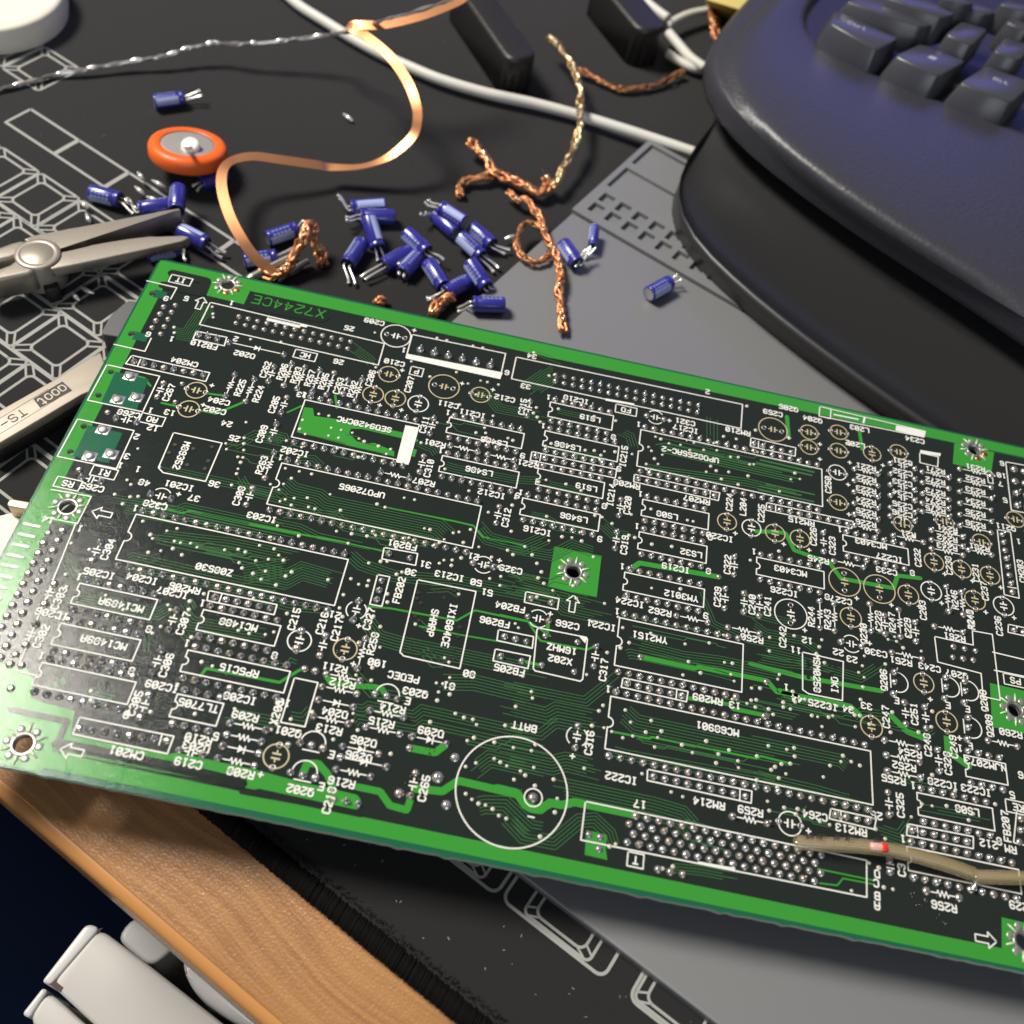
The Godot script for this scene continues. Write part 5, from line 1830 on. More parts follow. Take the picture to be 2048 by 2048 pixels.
func coin_cell(at: Array) -> void:
	var p := v3(at)
	var t := thing("coin_cell", "coin cell in an orange sleeve with a solder tab on top", "battery", Vector3(p.x, 0, p.z))
	var n := Vector3(0.02, 1, 0).rotated(Vector3.RIGHT, -0.2).normalized()
	var st := tool()
	lathe(st, [Vector2(8.3, 2.5), Vector2(8.6, 2.75), Vector2(10.6, 2.7), Vector2(11.6, 2.2), Vector2(12.15, 1.2), Vector2(12.2, -1.4), Vector2(11.7, -2.3), Vector2(10.4, -2.7), Vector2(8.6, -2.6)], p, n, 48)
	obj("orange_sleeve", st, mats.orange, t)
	st = tool()
	lathe(st, [Vector2(0, 2.35), Vector2(7.6, 2.35), Vector2(8.4, 2.3), Vector2(9, 1.5)], p, n, 40)
	obj("metal_face", st, mats.steel_face, t)
	st = tool()
	lathe(st, [Vector2(9, -1.5), Vector2(8.6, -2.4), Vector2(0, -2.45)], p, n, 40)
	obj("under_face", st, mats.steel, t)
	var s := Vector3(0.94, 0, -0.35).normalized()
	var e := s.cross(n).normalized() * -1.0
	st = tool()
	var rows := []
	for q in [[5.5, 2.5], [3.0, 2.55], [0.0, 2.6], [-2.0, 3.0], [-4.0, 3.6], [-6.4, 4.6], [-9.4, 6.0], [-12.0, 7.5]]:
		var w := 1.5 if q[1] < 4.5 else 0.8
		var c: Vector3 = p + e * q[0] + n * q[1]
		rows.append([c - s * w, c + s * w])
	sheet(st, rows)
	obj("solder_tab", st, mats.steel_face, t)
	st = tool()
	lathe(st, [Vector2(2.9, -0.6), Vector2(2.8, 0.4), Vector2(2.0, 0.75), Vector2(0, 0.85)], p - e * 3.0 + n * 3.4 + s * 0.8, Vector3(-0.03, 0.95, 0.27), 18)
	obj("solder_blob", st, mats.solder_white, t)
	st = tool()
	rows = []
	for q in [[9.0, -2.6], [11.5, -2.9], [13.4, -3.6], [15.0, -5.6], [16.2, -6.4]]:
		var c: Vector3 = p + e * q[0] + n * q[1] - s * 1.5
		rows.append([c - s * 2.6, c + s * 1.8])
	sheet(st, rows)
	obj("lower_tab", st, mats.steel, t)

func strip(st: SurfaceTool, path: Array, width: Array, ups: Array, thick: float) -> void:
	var left := []
	var right := []
	var over := []
	for i in path.size():
		var tg: Vector3 = (path[mini(i + 1, path.size() - 1)] - path[maxi(i - 1, 0)]).normalized()
		var side: Vector3 = ups[i]
		side = (side - tg * side.dot(tg)).normalized()
		left.append(path[i] - side * width[i] / 2)
		right.append(path[i] + side * width[i] / 2)
		over.append(tg.cross(side).normalized() * thick / 2)
	for f in 4:
		st.set_smooth_group(f + 1)
		var rows := []
		for i in path.size():
			var a: Vector3 = left[i] + over[i]
			var b: Vector3 = right[i] + over[i]
			var c: Vector3 = right[i] - over[i]
			var d: Vector3 = left[i] - over[i]
			rows.append([[a, b], [b, c], [c, d], [d, a]][f])
		sheet(st, rows)

func copper_ribbon(a: Array) -> void:
	var p := spline(pts3(a), 5)
	var t := thing("copper_ribbon", "flat new copper desoldering braid looping over the mat", "copper braid", Vector3(-60, 0, -110))
	var ups := []
	var width := []
	for i in p.size():
		var f := float(i) / p.size()
		# the band lies flat at its folds and stands on edge round the loop
		var tg: Vector3 = (p[mini(i + 1, p.size() - 1)] - p[maxi(i - 1, 0)]).normalized()
		var flat := tg.cross(Vector3.UP).normalized()
		var slack := Vector3(-0.03, 0.83, 0.56)
		var edge_on: float = exp(-pow((f - 0.52) / 0.06, 2.0)) * 1.0 + exp(-pow((f - 0.19) / 0.03, 2.0)) * 0.6
		var side := tg.cross(slack).normalized()
		side = side.rotated(tg, edge_on + 0.25 * sin(f * 21.0))
		if i > 0 and side.dot(ups[i - 1]) < 0:
			side = -side
		ups.append(side)
		width.append(3.2)
	for k in 3:
		for i in range(1, ups.size() - 1):
			ups[i] = ((ups[i - 1] as Vector3) + ups[i] * 2.0 + ups[i + 1]).normalized()
	var st := tool()
	strip(st, p, width, ups, 0.28)
	obj("braid_band", st, mats.copper_new, t)

func silver_strand(a: Array) -> void:
	var p := spline(pts3(a), 6)
	var t := thing("tinned_strand", "thin tinned grey strand with solder beads, crossing the mat from the left", "solder wire", Vector3(-120, 0, -150))
	var st := tool()
	var ups := []
	var width := []
	for i in p.size():
		var tg: Vector3 = (p[mini(i + 1, p.size() - 1)] - p[maxi(i - 1, 0)]).normalized()
		var flat := tg.cross(Vector3.UP).normalized()
		var tw := 0.5 + 0.5 * sin(i * 1.05) * sin(i * 0.31)
		ups.append((flat * cos(tw) + Vector3.UP * sin(tw)).normalized())
		width.append(1.9 + 0.3 * sin(i * 0.9))
	strip(st, p, width, ups, 0.8)
	obj("strand", st, mats.tin_strand, t)
	for i in range(12, p.size() - 20, 7):
		st = tool()
		var r := rng.randf_range(0.75, 1.05)
		var k: int = i + rng.randi_range(-2, 2)
		var tg: Vector3 = (p[k + 1] - p[k - 1]).normalized()
		var l := rng.randf_range(1.5, 3.2)
		lathe(st, [Vector2(0, -l), Vector2(r * 0.6, -l * 0.6), Vector2(r, 0), Vector2(r * 0.6, l * 0.6), Vector2(0, l)], p[k] + Vector3(0, 0.05, 0), tg, 12)
		obj("solder_bead", st, mats.tin_bright, t)

func cable(called: String, a: Array, r: float, label: String) -> void:
	var p := spline(pts3(a), 6)
	var t := thing(called, label, "cable", Vector3(p[0].x, 0, p[0].z))
	var st := tool()
	tube(st, p, r, 16)
	obj("sheath", st, mats.cable, t)

# three strand bundles wound round one another; look 0 copper, 1 tinned, 2 dark
func braid(a: Array, r: float, label: String, look: int) -> void:
	var base := spline(pts3(a), 9)
	# even steps along the way
	var p := [base[0]]
	for q in base:
		if q.distance_to(p[-1]) > 0.55:
			p.append(q)
	var t := thing("copper_braid", label, "used braid", Vector3(p[0].x, 0, p[0].z), "used pieces of desoldering braid")
	var fr := frames(p)
	var n_strands := 6
	var drift := []
	for s in n_strands:
		drift.append(rng.randf() * TAU)
	for s in n_strands:
		var path := []
		var rad := []
		var turn := TAU * s / n_strands
		var hand: float = 1.0 if s % 2 else -1.0
		for i in p.size():
			turn += hand * (0.34 + 0.22 * sin(i * 0.21 + drift[s]))
			var lump := 1.0 + 0.3 * sin(i * 0.43 + drift[s] * 0.3) * sin(i * 0.17 + 1.0)
			var jit := Vector3(rng.randf_range(-1, 1), rng.randf_range(-1, 1), rng.randf_range(-1, 1)) * r * 0.13
			path.append(p[i] + (fr[i][1] * cos(turn) + fr[i][2] * sin(turn) * 0.6) * r * 0.62 * lump + jit)
			rad.append(r * rng.randf_range(0.24, 0.4))
		var st := tool()
		tube(st, path, rad, 6)
		obj("strand", st, [mats.copper_used if s % 3 else mats.copper_new, mats.tin_yellow if s % 2 else mats.copper_tinned, mats.copper_dark if s % 2 else mats.copper_used][look], t)
	for k in int(p.size() / [7.0, 3.0, 10.0][look]):
		var i := rng.randi_range(1, p.size() - 2)
		var st := tool()
		var rr := r * rng.randf_range(0.3, 0.6)
		lathe(st, [Vector2(0, -rr), Vector2(rr * 0.8, -rr * 0.5), Vector2(rr, 0), Vector2(rr * 0.8, rr * 0.5), Vector2(0, rr)], p[i] + Vector3(rng.randf_range(-0.4, 0.4), r * 0.45, 0.3), p[i + 1] - p[i], 9)
		obj("solder_crumb", st, mats.tin_yellow if look != 2 else mats.copper_dark, t)
	# frayed hairs
	var st2 := tool()
	for k in int(p.size() * 0.5):
		var i := rng.randi_range(0, p.size() - 1)
		var dirv := Vector3(rng.randf_range(-1, 1), rng.randf_range(-0.2, 0.8), rng.randf_range(-1, 1)) * r
		tube(st2, [p[i], p[i] + dirv * 0.7, p[i] + dirv * 1.1 + (p[mini(i + 1, p.size() - 1)] - p[i])], 0.07, 4, false)
	var h := obj("frayed_wires", st2, mats.copper_used, t)
	h.set_meta("kind", "stuff")

func clipping(a: Array, label: String) -> void:
	var p := spline(pts3(a), 5)
	var t := thing("lead_clipping", label, "lead clipping", Vector3(p[0].x, 0, p[0].z), "cut-off component leads")
	var rad := []
	for i in p.size():
		rad.append(0.34 + 0.42 * pow(sin(PI * i / (p.size() - 1.0)), 2.0))
	var st := tool()
	tube(st, p, rad, 9)
	obj("tinned_wire", st, mats.tin_bright, t)

func stick(a: Array, r: float, label: String) -> void:
	var p := spline(pts3(a), 4)
	var t := thing("steel_stick", label, "steel stick", Vector3(p[0].x, 0, p[0].z))
	var st := tool()
	tube(st, p, r, 8)
	obj("shaft", st, mats.steel, t)

func joined(a: Array) -> PackedVector2Array:
	return poly2(a)

func pliers(upper: Array, lower: Array, pivot: Array, r: float, arm_low: Array, arm_up: Array, peg: Array) -> void:
	var t := thing("pliers", "open steel long-nose pliers with a round pivot at the left picture edge", "pliers", Vector3(pivot[0], 0, pivot[1]))
	for q in [[upper, "upper_jaw", 4.0, 10.8], [lower, "lower_jaw", 7.6, 10.6]]:
		var st := tool()
		prism(st, rounded(joined(q[0]), 0.5, 2), q[2], q[3], 0.45, 3)
		obj(q[1], st, mats.plier_steel, t)
	for q in [[arm_low, "lower_arm", 4.0, 10.9], [arm_up, "upper_arm", 3.5, 10.2]]:
		var st := tool()
		prism(st, joined(q[0]), q[2], q[3], 1.2, 4)
		obj(q[1], st, mats.plier_steel, t)
	var st := tool()
	lathe(st, [Vector2(r, 1.6), Vector2(r, 10.9), Vector2(r - 0.35, 11.3), Vector2(r * 0.74, 11.35), Vector2(r * 0.72, 11.25), Vector2(r * 0.69, 11.35), Vector2(0, 11.4)], Vector3(pivot[0], 0, pivot[1]), Vector3.UP, 44)
	obj("pivot", st, mats.plier_steel, t)
	st = tool()
	prism(st, rounded(poly2(peg), 1.0), 0.2, 5.0, 0.5, 3)
	obj("black_stop", st, mats.rubber, t)

func tweezers(plate: Array, badge: Array, word: Array, model: Array, ref: Array) -> void:
	var t := thing("desolder_tool", "pale steel tool blade engraved with a maker's badge, running under the board", "steel tool", Vector3(plate[2], 0, plate[3]))
	var st := tool()
	prism(st, joined(plate), 5.4, 8.0, 0.35, 3)
	obj("blade", st, mats.blade, t)
	st = tool()
	prism(st, joined(plate), 0.9, 5.0, 0.3, 2)
	obj("lower_blade", st, mats.rubber, t)
	st = tool(false)
	flat_poly(st, joined(badge), 8.03)
	obj("dark_badge", st, mats.etched, t)
	var along := (Vector2(ref[0], ref[1]) - Vector2(ref[2], ref[3])).normalized()
	st = tool(false)
	var mid := Vector2.ZERO
	for q in pts2(badge):
		mid += q / 4.0
	write_along(st, "goot", mid + Vector2(along.y, -along.x) * 0.45, along, 8.06, 3.0, 2.1, 0.36)
	obj("lettering", st, mats.blade, t)
	st = tool(false)
	var m := Vector2(model[0], model[1])
	write_along(st, "TS-10", m + along * 5.5, along, 8.04, 2.3, 2.5, 0.34)
	var side := Vector2(-along.y, along.x)
	for k in 2:
		ribbon(st, m - along * 9 + side * (2.1 - 4.2 * k), m + along * 22 + side * (2.1 - 4.2 * k), 0.12, 8.035)
	obj("lettering", st, mats.etched, t)

func block(called: String, a: Array, y0: float, y1: float, m: Material, label: String, category: String, bevel: float) -> void:
	var p := poly2(a)
	var t := thing(called, label, category, Vector3(p[0].x, y0, p[0].y))
	var st := tool()
	prism(st, rounded(p, bevel * 3.0), y0 + 0.02, y1, bevel, 5)
	obj("body", st, m, t)

func dish(at: Array, r: float) -> void:
	var p := v3(at)
	var t := thing("cream_dish", "round cream dish with a raised rim in the far left corner", "dish", p)
	var st := tool()
	lathe(st, [Vector2(r + 2.2, 0.05), Vector2(r + 3.0, 4.0), Vector2(r + 2.6, 8.4), Vector2(r + 1.8, 9.2), Vector2(r, 9.3), Vector2(r - 1.8, 9.0), Vector2(r - 3.0, 8.3), Vector2(r - 5.0, 8.0), Vector2(0, 8.0)], p, Vector3.UP, 64)
	obj("body", st, mats.cream, t)

func bar(a: Array, h: float, label: String) -> void:
	var p := poly2(a)
	var t := thing("black_bar", label, "black bar", Vector3(p[0].x, 0, p[0].y), "black bars behind the cable")
	var st := tool()
	prism(st, rounded(p, 6.5, 6), 0.05, h, 1.8, 5)
	obj("body", st, mats.bar, t)

func yellow_block(a: Array, b: Array) -> void:
	var t := thing("yellow_block", "pale yellow faceted block behind the keyboard", "block", Vector3(a[2], 0, a[3]))
	var st := tool(false)
	var p := pts2(a)
	var q := pts2(b)
	for i in p.size():
		var j := (i + 1) % p.size()
		quad(st, p3(p[i], 22), p3(q[i], 0.1), p3(q[j], 0.1), p3(p[j], 22))
	flat_poly(st, poly2(a), 22)
	obj("body", st, mats.yellow, t)

# ---------------------------------------------------------------- keyboard
var keyboard_node: Node3D

func keyboard(k: Array) -> void:
	var t := thing("keyboard", "dark curved keyboard with a padded palm rest and a blue sheen", "keyboard", Vector3(150, 0, -170))
	keyboard_node = t
	var well := pts2(k[0])
	var brow := pts2(k[1])
	var rim := pts2(k[2])
	var lip := pts2(k[3])
	var n := well.size()
	var rest := []
	var base := []
	var floor_rows := []
	for i in n:
		var w: Vector2 = well[i]
		var b: Vector2 = brow[i]
		var r: Vector2 = rim[i]
		var o := (rim[mini(i + 1, n - 1)] - rim[maxi(i - 1, 0)] as Vector2).normalized()
		o = Vector2(-o.y, o.x)
		if o.dot(r - w) < 0:
			o = -o
		var row := [p3(w + (w - b).normalized() * 3.0, 31.5), p3(w + (w - b).normalized() * 1.0, 32.0), p3(w, 33.4), p3(w.lerp(b, 0.04), 34.2)]
		for s in 12:
			var f := (s + 1) / 13.0
			row.append(p3(w.lerp(b, 0.04 + f * 0.96), 34.2 + 2.4 * sin(f * PI * 0.8) - 2.9 * f * f))
		for s in 9:
			var an := s / 8.0 * PI * 0.5
			row.append(p3(b.lerp(r, sin(an)), 24.5 + 6.7 * cos(an)))
		row.append(p3(r - o * 0.2, 22.6))
		row.append(p3(r - o * 1.2, 21.8))
		row.append(p3(r - o * 6.0, 21.5))
		row.append(p3(r - o * 14.0, 21.2))
		rest.append(row)
		var l: Vector2 = lip[i]
		var inw := (l - r)
		var io := inw.normalized()
		var br := []
		for s in 9:
			var f := s / 8.0
			br.append(p3((r - o * 12.0).lerp(l - io * 2.6, f), 15.5 - 3.2 * sin(f * PI * 0.9) - 1.9 * f))
		for s in 7:
			var an := s / 6.0 * PI * 0.8
			br.append(p3(l - io * 2.6 + io * sin(an) * 2.6, 11.2 + 2.4 * cos(an)))
		br.append(p3(l - io * 3.0, 4.6))
		base.append(br)
		floor_rows.append([p3(w + (w - b).normalized() * 120.0, 31.5), p3(w + (w - b).normalized() * 2.5, 31.5)])
	var st := tool()
	sheet(st, rest)
	obj("palm_rest", st, mats.palm, t)
	st = tool()
	sheet(st, base)
	obj("base_shell", st, mats.shell, t)
	st = tool()
	sheet(st, floor_rows)
	obj("key_well", st, mats.bar, t)
	st = tool()
	for i in n - 1:
		var a: Vector2 = lip[i]
		var b: Vector2 = lip[i + 1]
		var ia: Vector2 = (rim[i] - lip[i]).normalized() * 6.0
		var ib: Vector2 = (rim[i + 1] - lip[i + 1]).normalized() * 6.0
		quad(st, p3(a + ia * 0.5, 4.6), p3(a + ia, 0.3), p3(b + ib, 0.3), p3(b + ib * 0.5, 4.6))
	obj("underside", st, mats.bar, t)

func keycap(t: Node3D, a: Array, h: float, legend: String) -> void:
	org = Vector3(150, 0, -170)
	var p := pts2(a)
	var c: Vector2 = (p[0] + p[1] + p[2] + p[3]) / 4
	var front: Vector2 = ((p[2] + p[3]) / 2 - (p[0] + p[1]) / 2).normalized()
	var st := tool()
	var rows := []
	var cl := clockwise(PackedVector2Array(p))
	var levels := [[1.16, h - 10.0, 1.5], [1.14, h - 7.0, 1.2], [1.02, h - 0.6, 0.1], [1.0, h - 0.2, 0.0], [0.97, h, 0.0]]
	for L in levels:
		var row := []
		for i in 4:
			var q0: Vector2 = cl[i]
			var prev: Vector2 = cl[(i + 3) % 4]
			var next: Vector2 = cl[(i + 1) % 4]
			for s in [prev, next]:
				var corner: Vector2 = q0 + ((s as Vector2) - q0).normalized() * 1.1
				row.append(p3(c + (corner - c) * L[0] + front * L[2], L[1]))
		rows.append(row)
	for k in rows.size() - 1:
		for i in 8:
			var j := (i + 1) % 8
			quad(st, rows[k + 1][i], rows[k][i], rows[k][j], rows[k + 1][j])
	var cap := PackedVector2Array()
	for q in rows[-1]:
		cap.append(Vector2(q.x, q.z))
	flat_poly(st, cap, h)
	var o := obj("key", st, mats.key, t)
	var along: Vector2 = (p[1] - p[0]).normalized()
	if legend == "#":
		st = tool(false)
		var m: Vector2 = c - front * 1.5
		for i in 2:
			for j in 2:
				var q: Vector2 = m + along * (i * 1.3 - 1.2) + front * (j * 1.2 - 1.0)
				quad(st, p3(q, h + 0.03), p3(q + along * 1.1, h + 0.03), p3(q + along * 1.1 + front, h + 0.03), p3(q + front, h + 0.03))
		obj("legend", st, mats.legend, o)
	elif legend:
		st = tool(false)
		write_along(st, legend, c - front * 2.0 + along * (-2.0 if legend == "Ctrl" else 0.0), along, h + 0.03, 2.0, 1.8, 0.32)
		obj("legend", st, mats.legend, o)

# ---------------------------------------------------------------- on the board, below the desk
func sleeved_part(a: Array, b: Array, lead: Array) -> void:
	var p := spline(pts3(a), 6)
	var t := thing("sleeved_diode", "red-banded diode inside a clear amber sleeve lying across the board", "sleeved diode", Vector3(p[0].x, TOP, p[0].z))
	for q in [[a, 1.55], [b, 1.5]]:
		var w := spline(pts3(q[0]), 6)
		var st := tool()
		tube(st, w, q[1], 20, false)
		obj("amber_sleeve", st, mats.amber, t)
		st = tool()
		tube(st, w, q[1] * 0.74, 16, false)
		obj("sleeve_bore", st, mats.amber_in, t)
		st = tool()
		tube(st, w, 0.36, 8)
		obj("inner_wire", st, mats.tin, t)
	var f := frames(p)
	var i := int(p.size() * 0.42)
	var st := tool()
	lathe(st, [Vector2(0, -1.9), Vector2(0.8, -1.7), Vector2(0.95, -0.9), Vector2(0.95, 0.9), Vector2(0.8, 1.7), Vector2(0, 1.9)], p[i] + Vector3(0, 0.9, 0.1), f[i][0], 16)
	obj("glass_body", st, mats.pink_glass, t)
	st = tool()
	lathe(st, [Vector2(0.9, 0.55), Vector2(1.02, 0.7), Vector2(1.02, 1.75), Vector2(0.9, 1.9)], p[i] + Vector3(0, 0.9, 0.1), f[i][0], 16)
	obj("red_band", st, mats.red_band, t)
	st = tool()
	tube(st, spline(pts3(lead), 5), [0.38, 0.38, 0.38, 0.38, 0.38, 0.4, 0.45, 0.5, 0.6, 0.75, 0.9], 10)
	obj("lead", st, mats.tin, t)
	# worn print along the sleeve's back
	st = tool(false)
	var word := "105C RXC  0"
	for k in word.length():
		var g := int(2 + k * 1.55)
		if g >= p.size() - 1:
			break
		var back := Vector3(0, 1.55, -0.9)
		var o: Vector3 = p[g] + back
		for s in (GLYPH.get(word[k], "") as String).split(" ", false):
			for m in range(0, s.length() - 3, 2):
				var d: Vector3 = f[g][0]
				var u := Vector3(0, 0.45, -0.75).normalized()
				var A: Vector3 = o + d * (s[m].to_int() * 0.28) + u * (s[m + 1].to_int() * 0.2 - 0.6)
				var B: Vector3 = o + d * (s[m + 2].to_int() * 0.28) + u * (s[m + 3].to_int() * 0.2 - 0.6)
				tube(st, [A, B], 0.1, 4, false)
	obj("worn_print", st, mats.etched, t)
	org = Vector3(p[-1].x, TOP, p[-1].z)
	# flux stain and drips where the lead was soldered
	org = board.position / MM
	for k in 26:
		var c := Vector2(162.0 + rng.randf_range(-1.1, 1.1), 73.5 + rng.randf_range(0, 6.0))
		var q := tool()
		lathe(q, [Vector2(rng.randf_range(0.1, 0.28), 0), Vector2(0.08, 0.09), Vector2(0, 0.1)], p3(c, TOP + 0.05), Vector3.UP, 8)
		obj("flux_drop", q, mats.flux, board)

func flux_spots() -> void:
	org = board.position / MM
	for s in [[22.5, 47.0, 26, 3.2], [31.5, 46.5, 18, 3.0], [48.5, 74.0, 26, 2.6], [-1.6, 72.0, 26, 3.4], [72.5, 70.0, 16, 2.4], [50, 66, 12, 2.0], [144, 68, 12, 2.6], [157, 75, 10, 2.0]]:
		for k in s[2]:
			var c: Vector2 = Vector2(s[0], s[1]) + Vector2.from_angle(rng.randf() * TAU) * s[3] * sqrt(rng.randf())
			var q := tool()
			var r := rng.randf_range(0.06, 0.3)
			lathe(q, [Vector2(r, 0), Vector2(r * 0.7, 0.07), Vector2(0, 0.1)], p3(c, TOP + 0.05), Vector3.UP, 8)
			obj("flux_drop", q, mats.flux, board)

func pedestal(top: Array, lip: Array, top2: Array, lip2: Array, chip_a: Array, chip_b: Array) -> void:
	var t := thing("cream_cabinet", "chipped greyish cream cabinet in two steps below the desk's front edge", "cabinet", Vector3(top[0], -400, top[1]))
	for q in [[top, lip, -62.0], [top2, lip2, -74.0]]:
		var y: float = q[2]
		var st := tool()
		prism(st, rounded(poly2(q[0]), 3.0), y - 330, y, 0.8, 4)
		obj("shelf", st, mats.cabinet, t)
		st = tool()
		prism(st, rounded(poly2(q[1]), 3.0, 6), y - 26, y + 0.4, 0.7, 4)
		obj("end_lip", st, mats.cabinet_gloss, t)
	for q in [chip_a, chip_b]:
		var st := tool(false)
		flat_poly(st, poly2(q), -61.9)
		obj("paint_chip", st, mats.chip_brown, t)

func build_floor() -> void:
	var st := tool(false)
	flat_poly(st, PackedVector2Array([Vector2(-3000, -3000), Vector2(3000, -3000), Vector2(3000, 3000), Vector2(-3000, 3000)]), -420)
	org = Vector3.ZERO
	var f := obj("floor", st, mats.floor, self)
	f.set_meta("kind", "structure")
	f.set_meta("label", "dark navy floor far below the desk edge")
	f.set_meta("category", "floor")

func build_capacitors() -> void:
	capacitor([-80, 2.7, -148.2], [-0.834, 0.000, 0.551], 10, 2.55, [-77.8, 3, -149.7, -74.7, 4, -151.1], 0, false, "blue capacitor lying alone on the mat behind the orange coin cell")
	capacitor([-80.4, 3.2, -92.5], [-0.994, -0.040, -0.106], 10, 2.55, [-78, 3, -91.4, -75.3, 2.2, -90.2], 47, false, "blue capacitor with a white shine left of the heap under the coin cell")
	capacitor([-60.6, 7.9, -88.2], [-0.261, 0.051, -0.964], 10, 2.55, [-63, 5, -87.5, -63.5, 3, -86.7], 94, false, "dark blue capacitor lying across the upper plier jaw's tip, below the coin cell")
	capacitor([-60.2, 3, -107.9], [0.649, 0.022, -0.760], 9.2, 2.55, [], 141, false, "blue capacitor half hidden under the right rim of the orange coin cell")
	capacitor([-67.8, 2.6, -82.4], [0.530, 0.000, -0.848], 10, 2.55, [-63.3, 5, -87.8, -63.3, 2, -87.2], 188, false, "blue capacitor lying between the two open plier jaws")
	capacitor([-49, 4.2, -80.9], [-0.954, 0.045, -0.296], 10, 2.55, [-47.5, 3, -80.3, -44.1, 1.5, -80.6], 235, true, "light blue capacitor at the tip of the lower plier jaw")
	capacitor([-56.8, 2.6, -78.7], [-0.826, 0.000, 0.564], 10, 2.55, [-55.7, 2.5, -76.4, -54.5, 2, -75.8], 282, false, "blue capacitor peeping out under the lower plier jaw at the board's corner")
	capacitor([-74.2, 2.6, -90.7], [0.852, 0.000, -0.524], 10, 2.55, [-76.3, 3, -92.8, -78.2, 4, -92.2], 329, false, "blue capacitor mostly hidden behind the upper plier jaw")
	capacitor([-26, 2.9, -97.4], [-0.728, -0.019, 0.686], 10.3, 2.55, [-25.2, 4, -99, -23.5, 4, -99.1], 16, false, "blue capacitor beside the folded copper braid near the board's top edge")
	capacitor([-28.5, 2.8, -83.4], [-0.893, -0.010, 0.449], 9.8, 2.55, [-26.8, 3, -84.6, -24.5, 2, -88.1], 63, false, "blue capacitor under the end of the copper ribbon by the board's top edge")
	capacitor([-12.7, 2.9, -112.4], [0.894, -0.017, -0.448], 11.5, 2.55, [-14.5, 4, -113.4, -17.2, 5, -114], 110, true, "pale blue capacitor at the back left of the middle heap")
	capacitor([-8.7, 2.7, -109.4], [0.946, 0.000, -0.323], 11.2, 2.55, [-9.9, 3, -107.2, -12.5, 4, -105.7], 157, false, "dark blue capacitor just in front of the pale one behind the middle heap")
	capacitor([0.1, 3.4, -96.6], [-0.486, 0.405, -0.774], 10.4, 2.55, [0.8, 2.4, -96, 1.8, 1, -94.3], 204, true, "pale blue capacitor leaning on the two at the back left of the middle heap")
	capacitor([-7, 2.8, -86.9], [0.159, 0.000, -0.987], 11.5, 2.55, [-5.2, 2.4, -83.4, -4.3, 1, -81.2], 251, false, "blue capacitor at the left end of the middle heap, leads towards the board")
	capacitor([3.5, 2.7, -89.9], [0.592, 0.000, -0.806], 11.5, 2.55, [1.4, 3, -87.1, -1.4, 1.5, -83.9], 298, false, "dark blue capacitor in the shade in the centre of the middle heap")
	capacitor([15.6, 4.6, -98.3], [-0.822, 0.101, -0.560], 9.9, 2.55, [17.6, 5, -97.5, 20.4, 3, -97.1], 345, false, "blue capacitor with white print resting on another in the centre of the middle heap")
	capacitor([14.2, 2.8, -118.2], [0.783, 0.000, 0.622], 10.5, 2.55, [12.4, 3.5, -116.2, 10.6, 5, -115.1], 32, false, "blue capacitor at the back of the right pair, with a broad pale stripe")
	capacitor([15.8, 6.4, -118.1], [0.918, -0.084, 0.389], 9.5, 2.55, [13.3, 6, -117.8, 11, 7, -119.1], 79, true, "pale blue capacitor lying against its twin at the back of the right heap")
	capacitor([32.4, 3.3, -103.1], [-0.825, 0.140, -0.548], 10, 2.55, [34.5, 2.4, -102.9, 37.9, 1.2, -100.7], 126, false, "blue capacitor with white numbers below the pale pair in the right heap")
	capacitor([23.5, 3, -86.5], [-0.617, 0.037, -0.786], 10.8, 2.55, [24.2, 2, -87.3, 25.3, 1, -87.2], 173, false, "blue capacitor with a pale side stripe, left of the crossed pair near the board")
	capacitor([36.5, 5.3, -88.1], [-0.690, 0.217, -0.690], 10, 2.55, [37.5, 4, -88.9, 40.3, 2, -89.2], 220, false, "blue capacitor lying on another at the right end of the heap on the mat's edge")
	capacitor([24.4, 2.8, -84.1], [0.640, 0.000, -0.768], 10.5, 2.55, [23.1, 2, -82.5, 20, 2, -80.6], 267, false, "dark blue capacitor beneath another, its leads touching the frayed braid scrap")
	capacitor([33.8, 6.7, -78.1], [0.967, 0.000, -0.255], 9.9, 2.55, [32.1, 4, -79.2, 29.5, 1.2, -80], 314, false, "dark blue capacitor lying level on the mats' border, nearest the board")
	capacitor([10, 2.7, -88.3], [0.314, 0.000, -0.949], 10, 2.55, [9.6, 2.6, -92, 9.1, 4, -90.8], 1, false, "black-looking capacitor in deep shade between two blue ones")
	capacitor([34.9, 3, -109.9], [-0.794, 0.000, -0.608], 10, 2.55, [37, 2.4, -109.5, 39.9, 1.5, -109.9], 48, false, "capacitor seen against its grey end behind the right heap")
	capacitor([62.9, 6.9, -105.6], [-0.592, 0.000, -0.806], 9.8, 2.55, [64.2, 8, -108.9, 65.4, 9, -111], 95, false, "blue capacitor lying beside the copper braid on the grey mat")
	capacitor([66.7, 7, -115.3], [-0.042, 0.097, -0.994], 8.5, 1.6, [64.9, 5, -112.6, 64, 4.6, -111.1], 142, false, "small blue capacitor pointing away with splayed leads on the grey mat")
	capacitor([93.1, 6.9, -106.5], [-0.647, 0.000, 0.763], 9.7, 2.55, [94.7, 7, -108, 96.1, 8, -108.8], 189, false, "blue capacitor lying alone in the open middle of the grey mat")

func build_battery() -> void:
	coin_cell([-66.4, 8.5, -115.5])

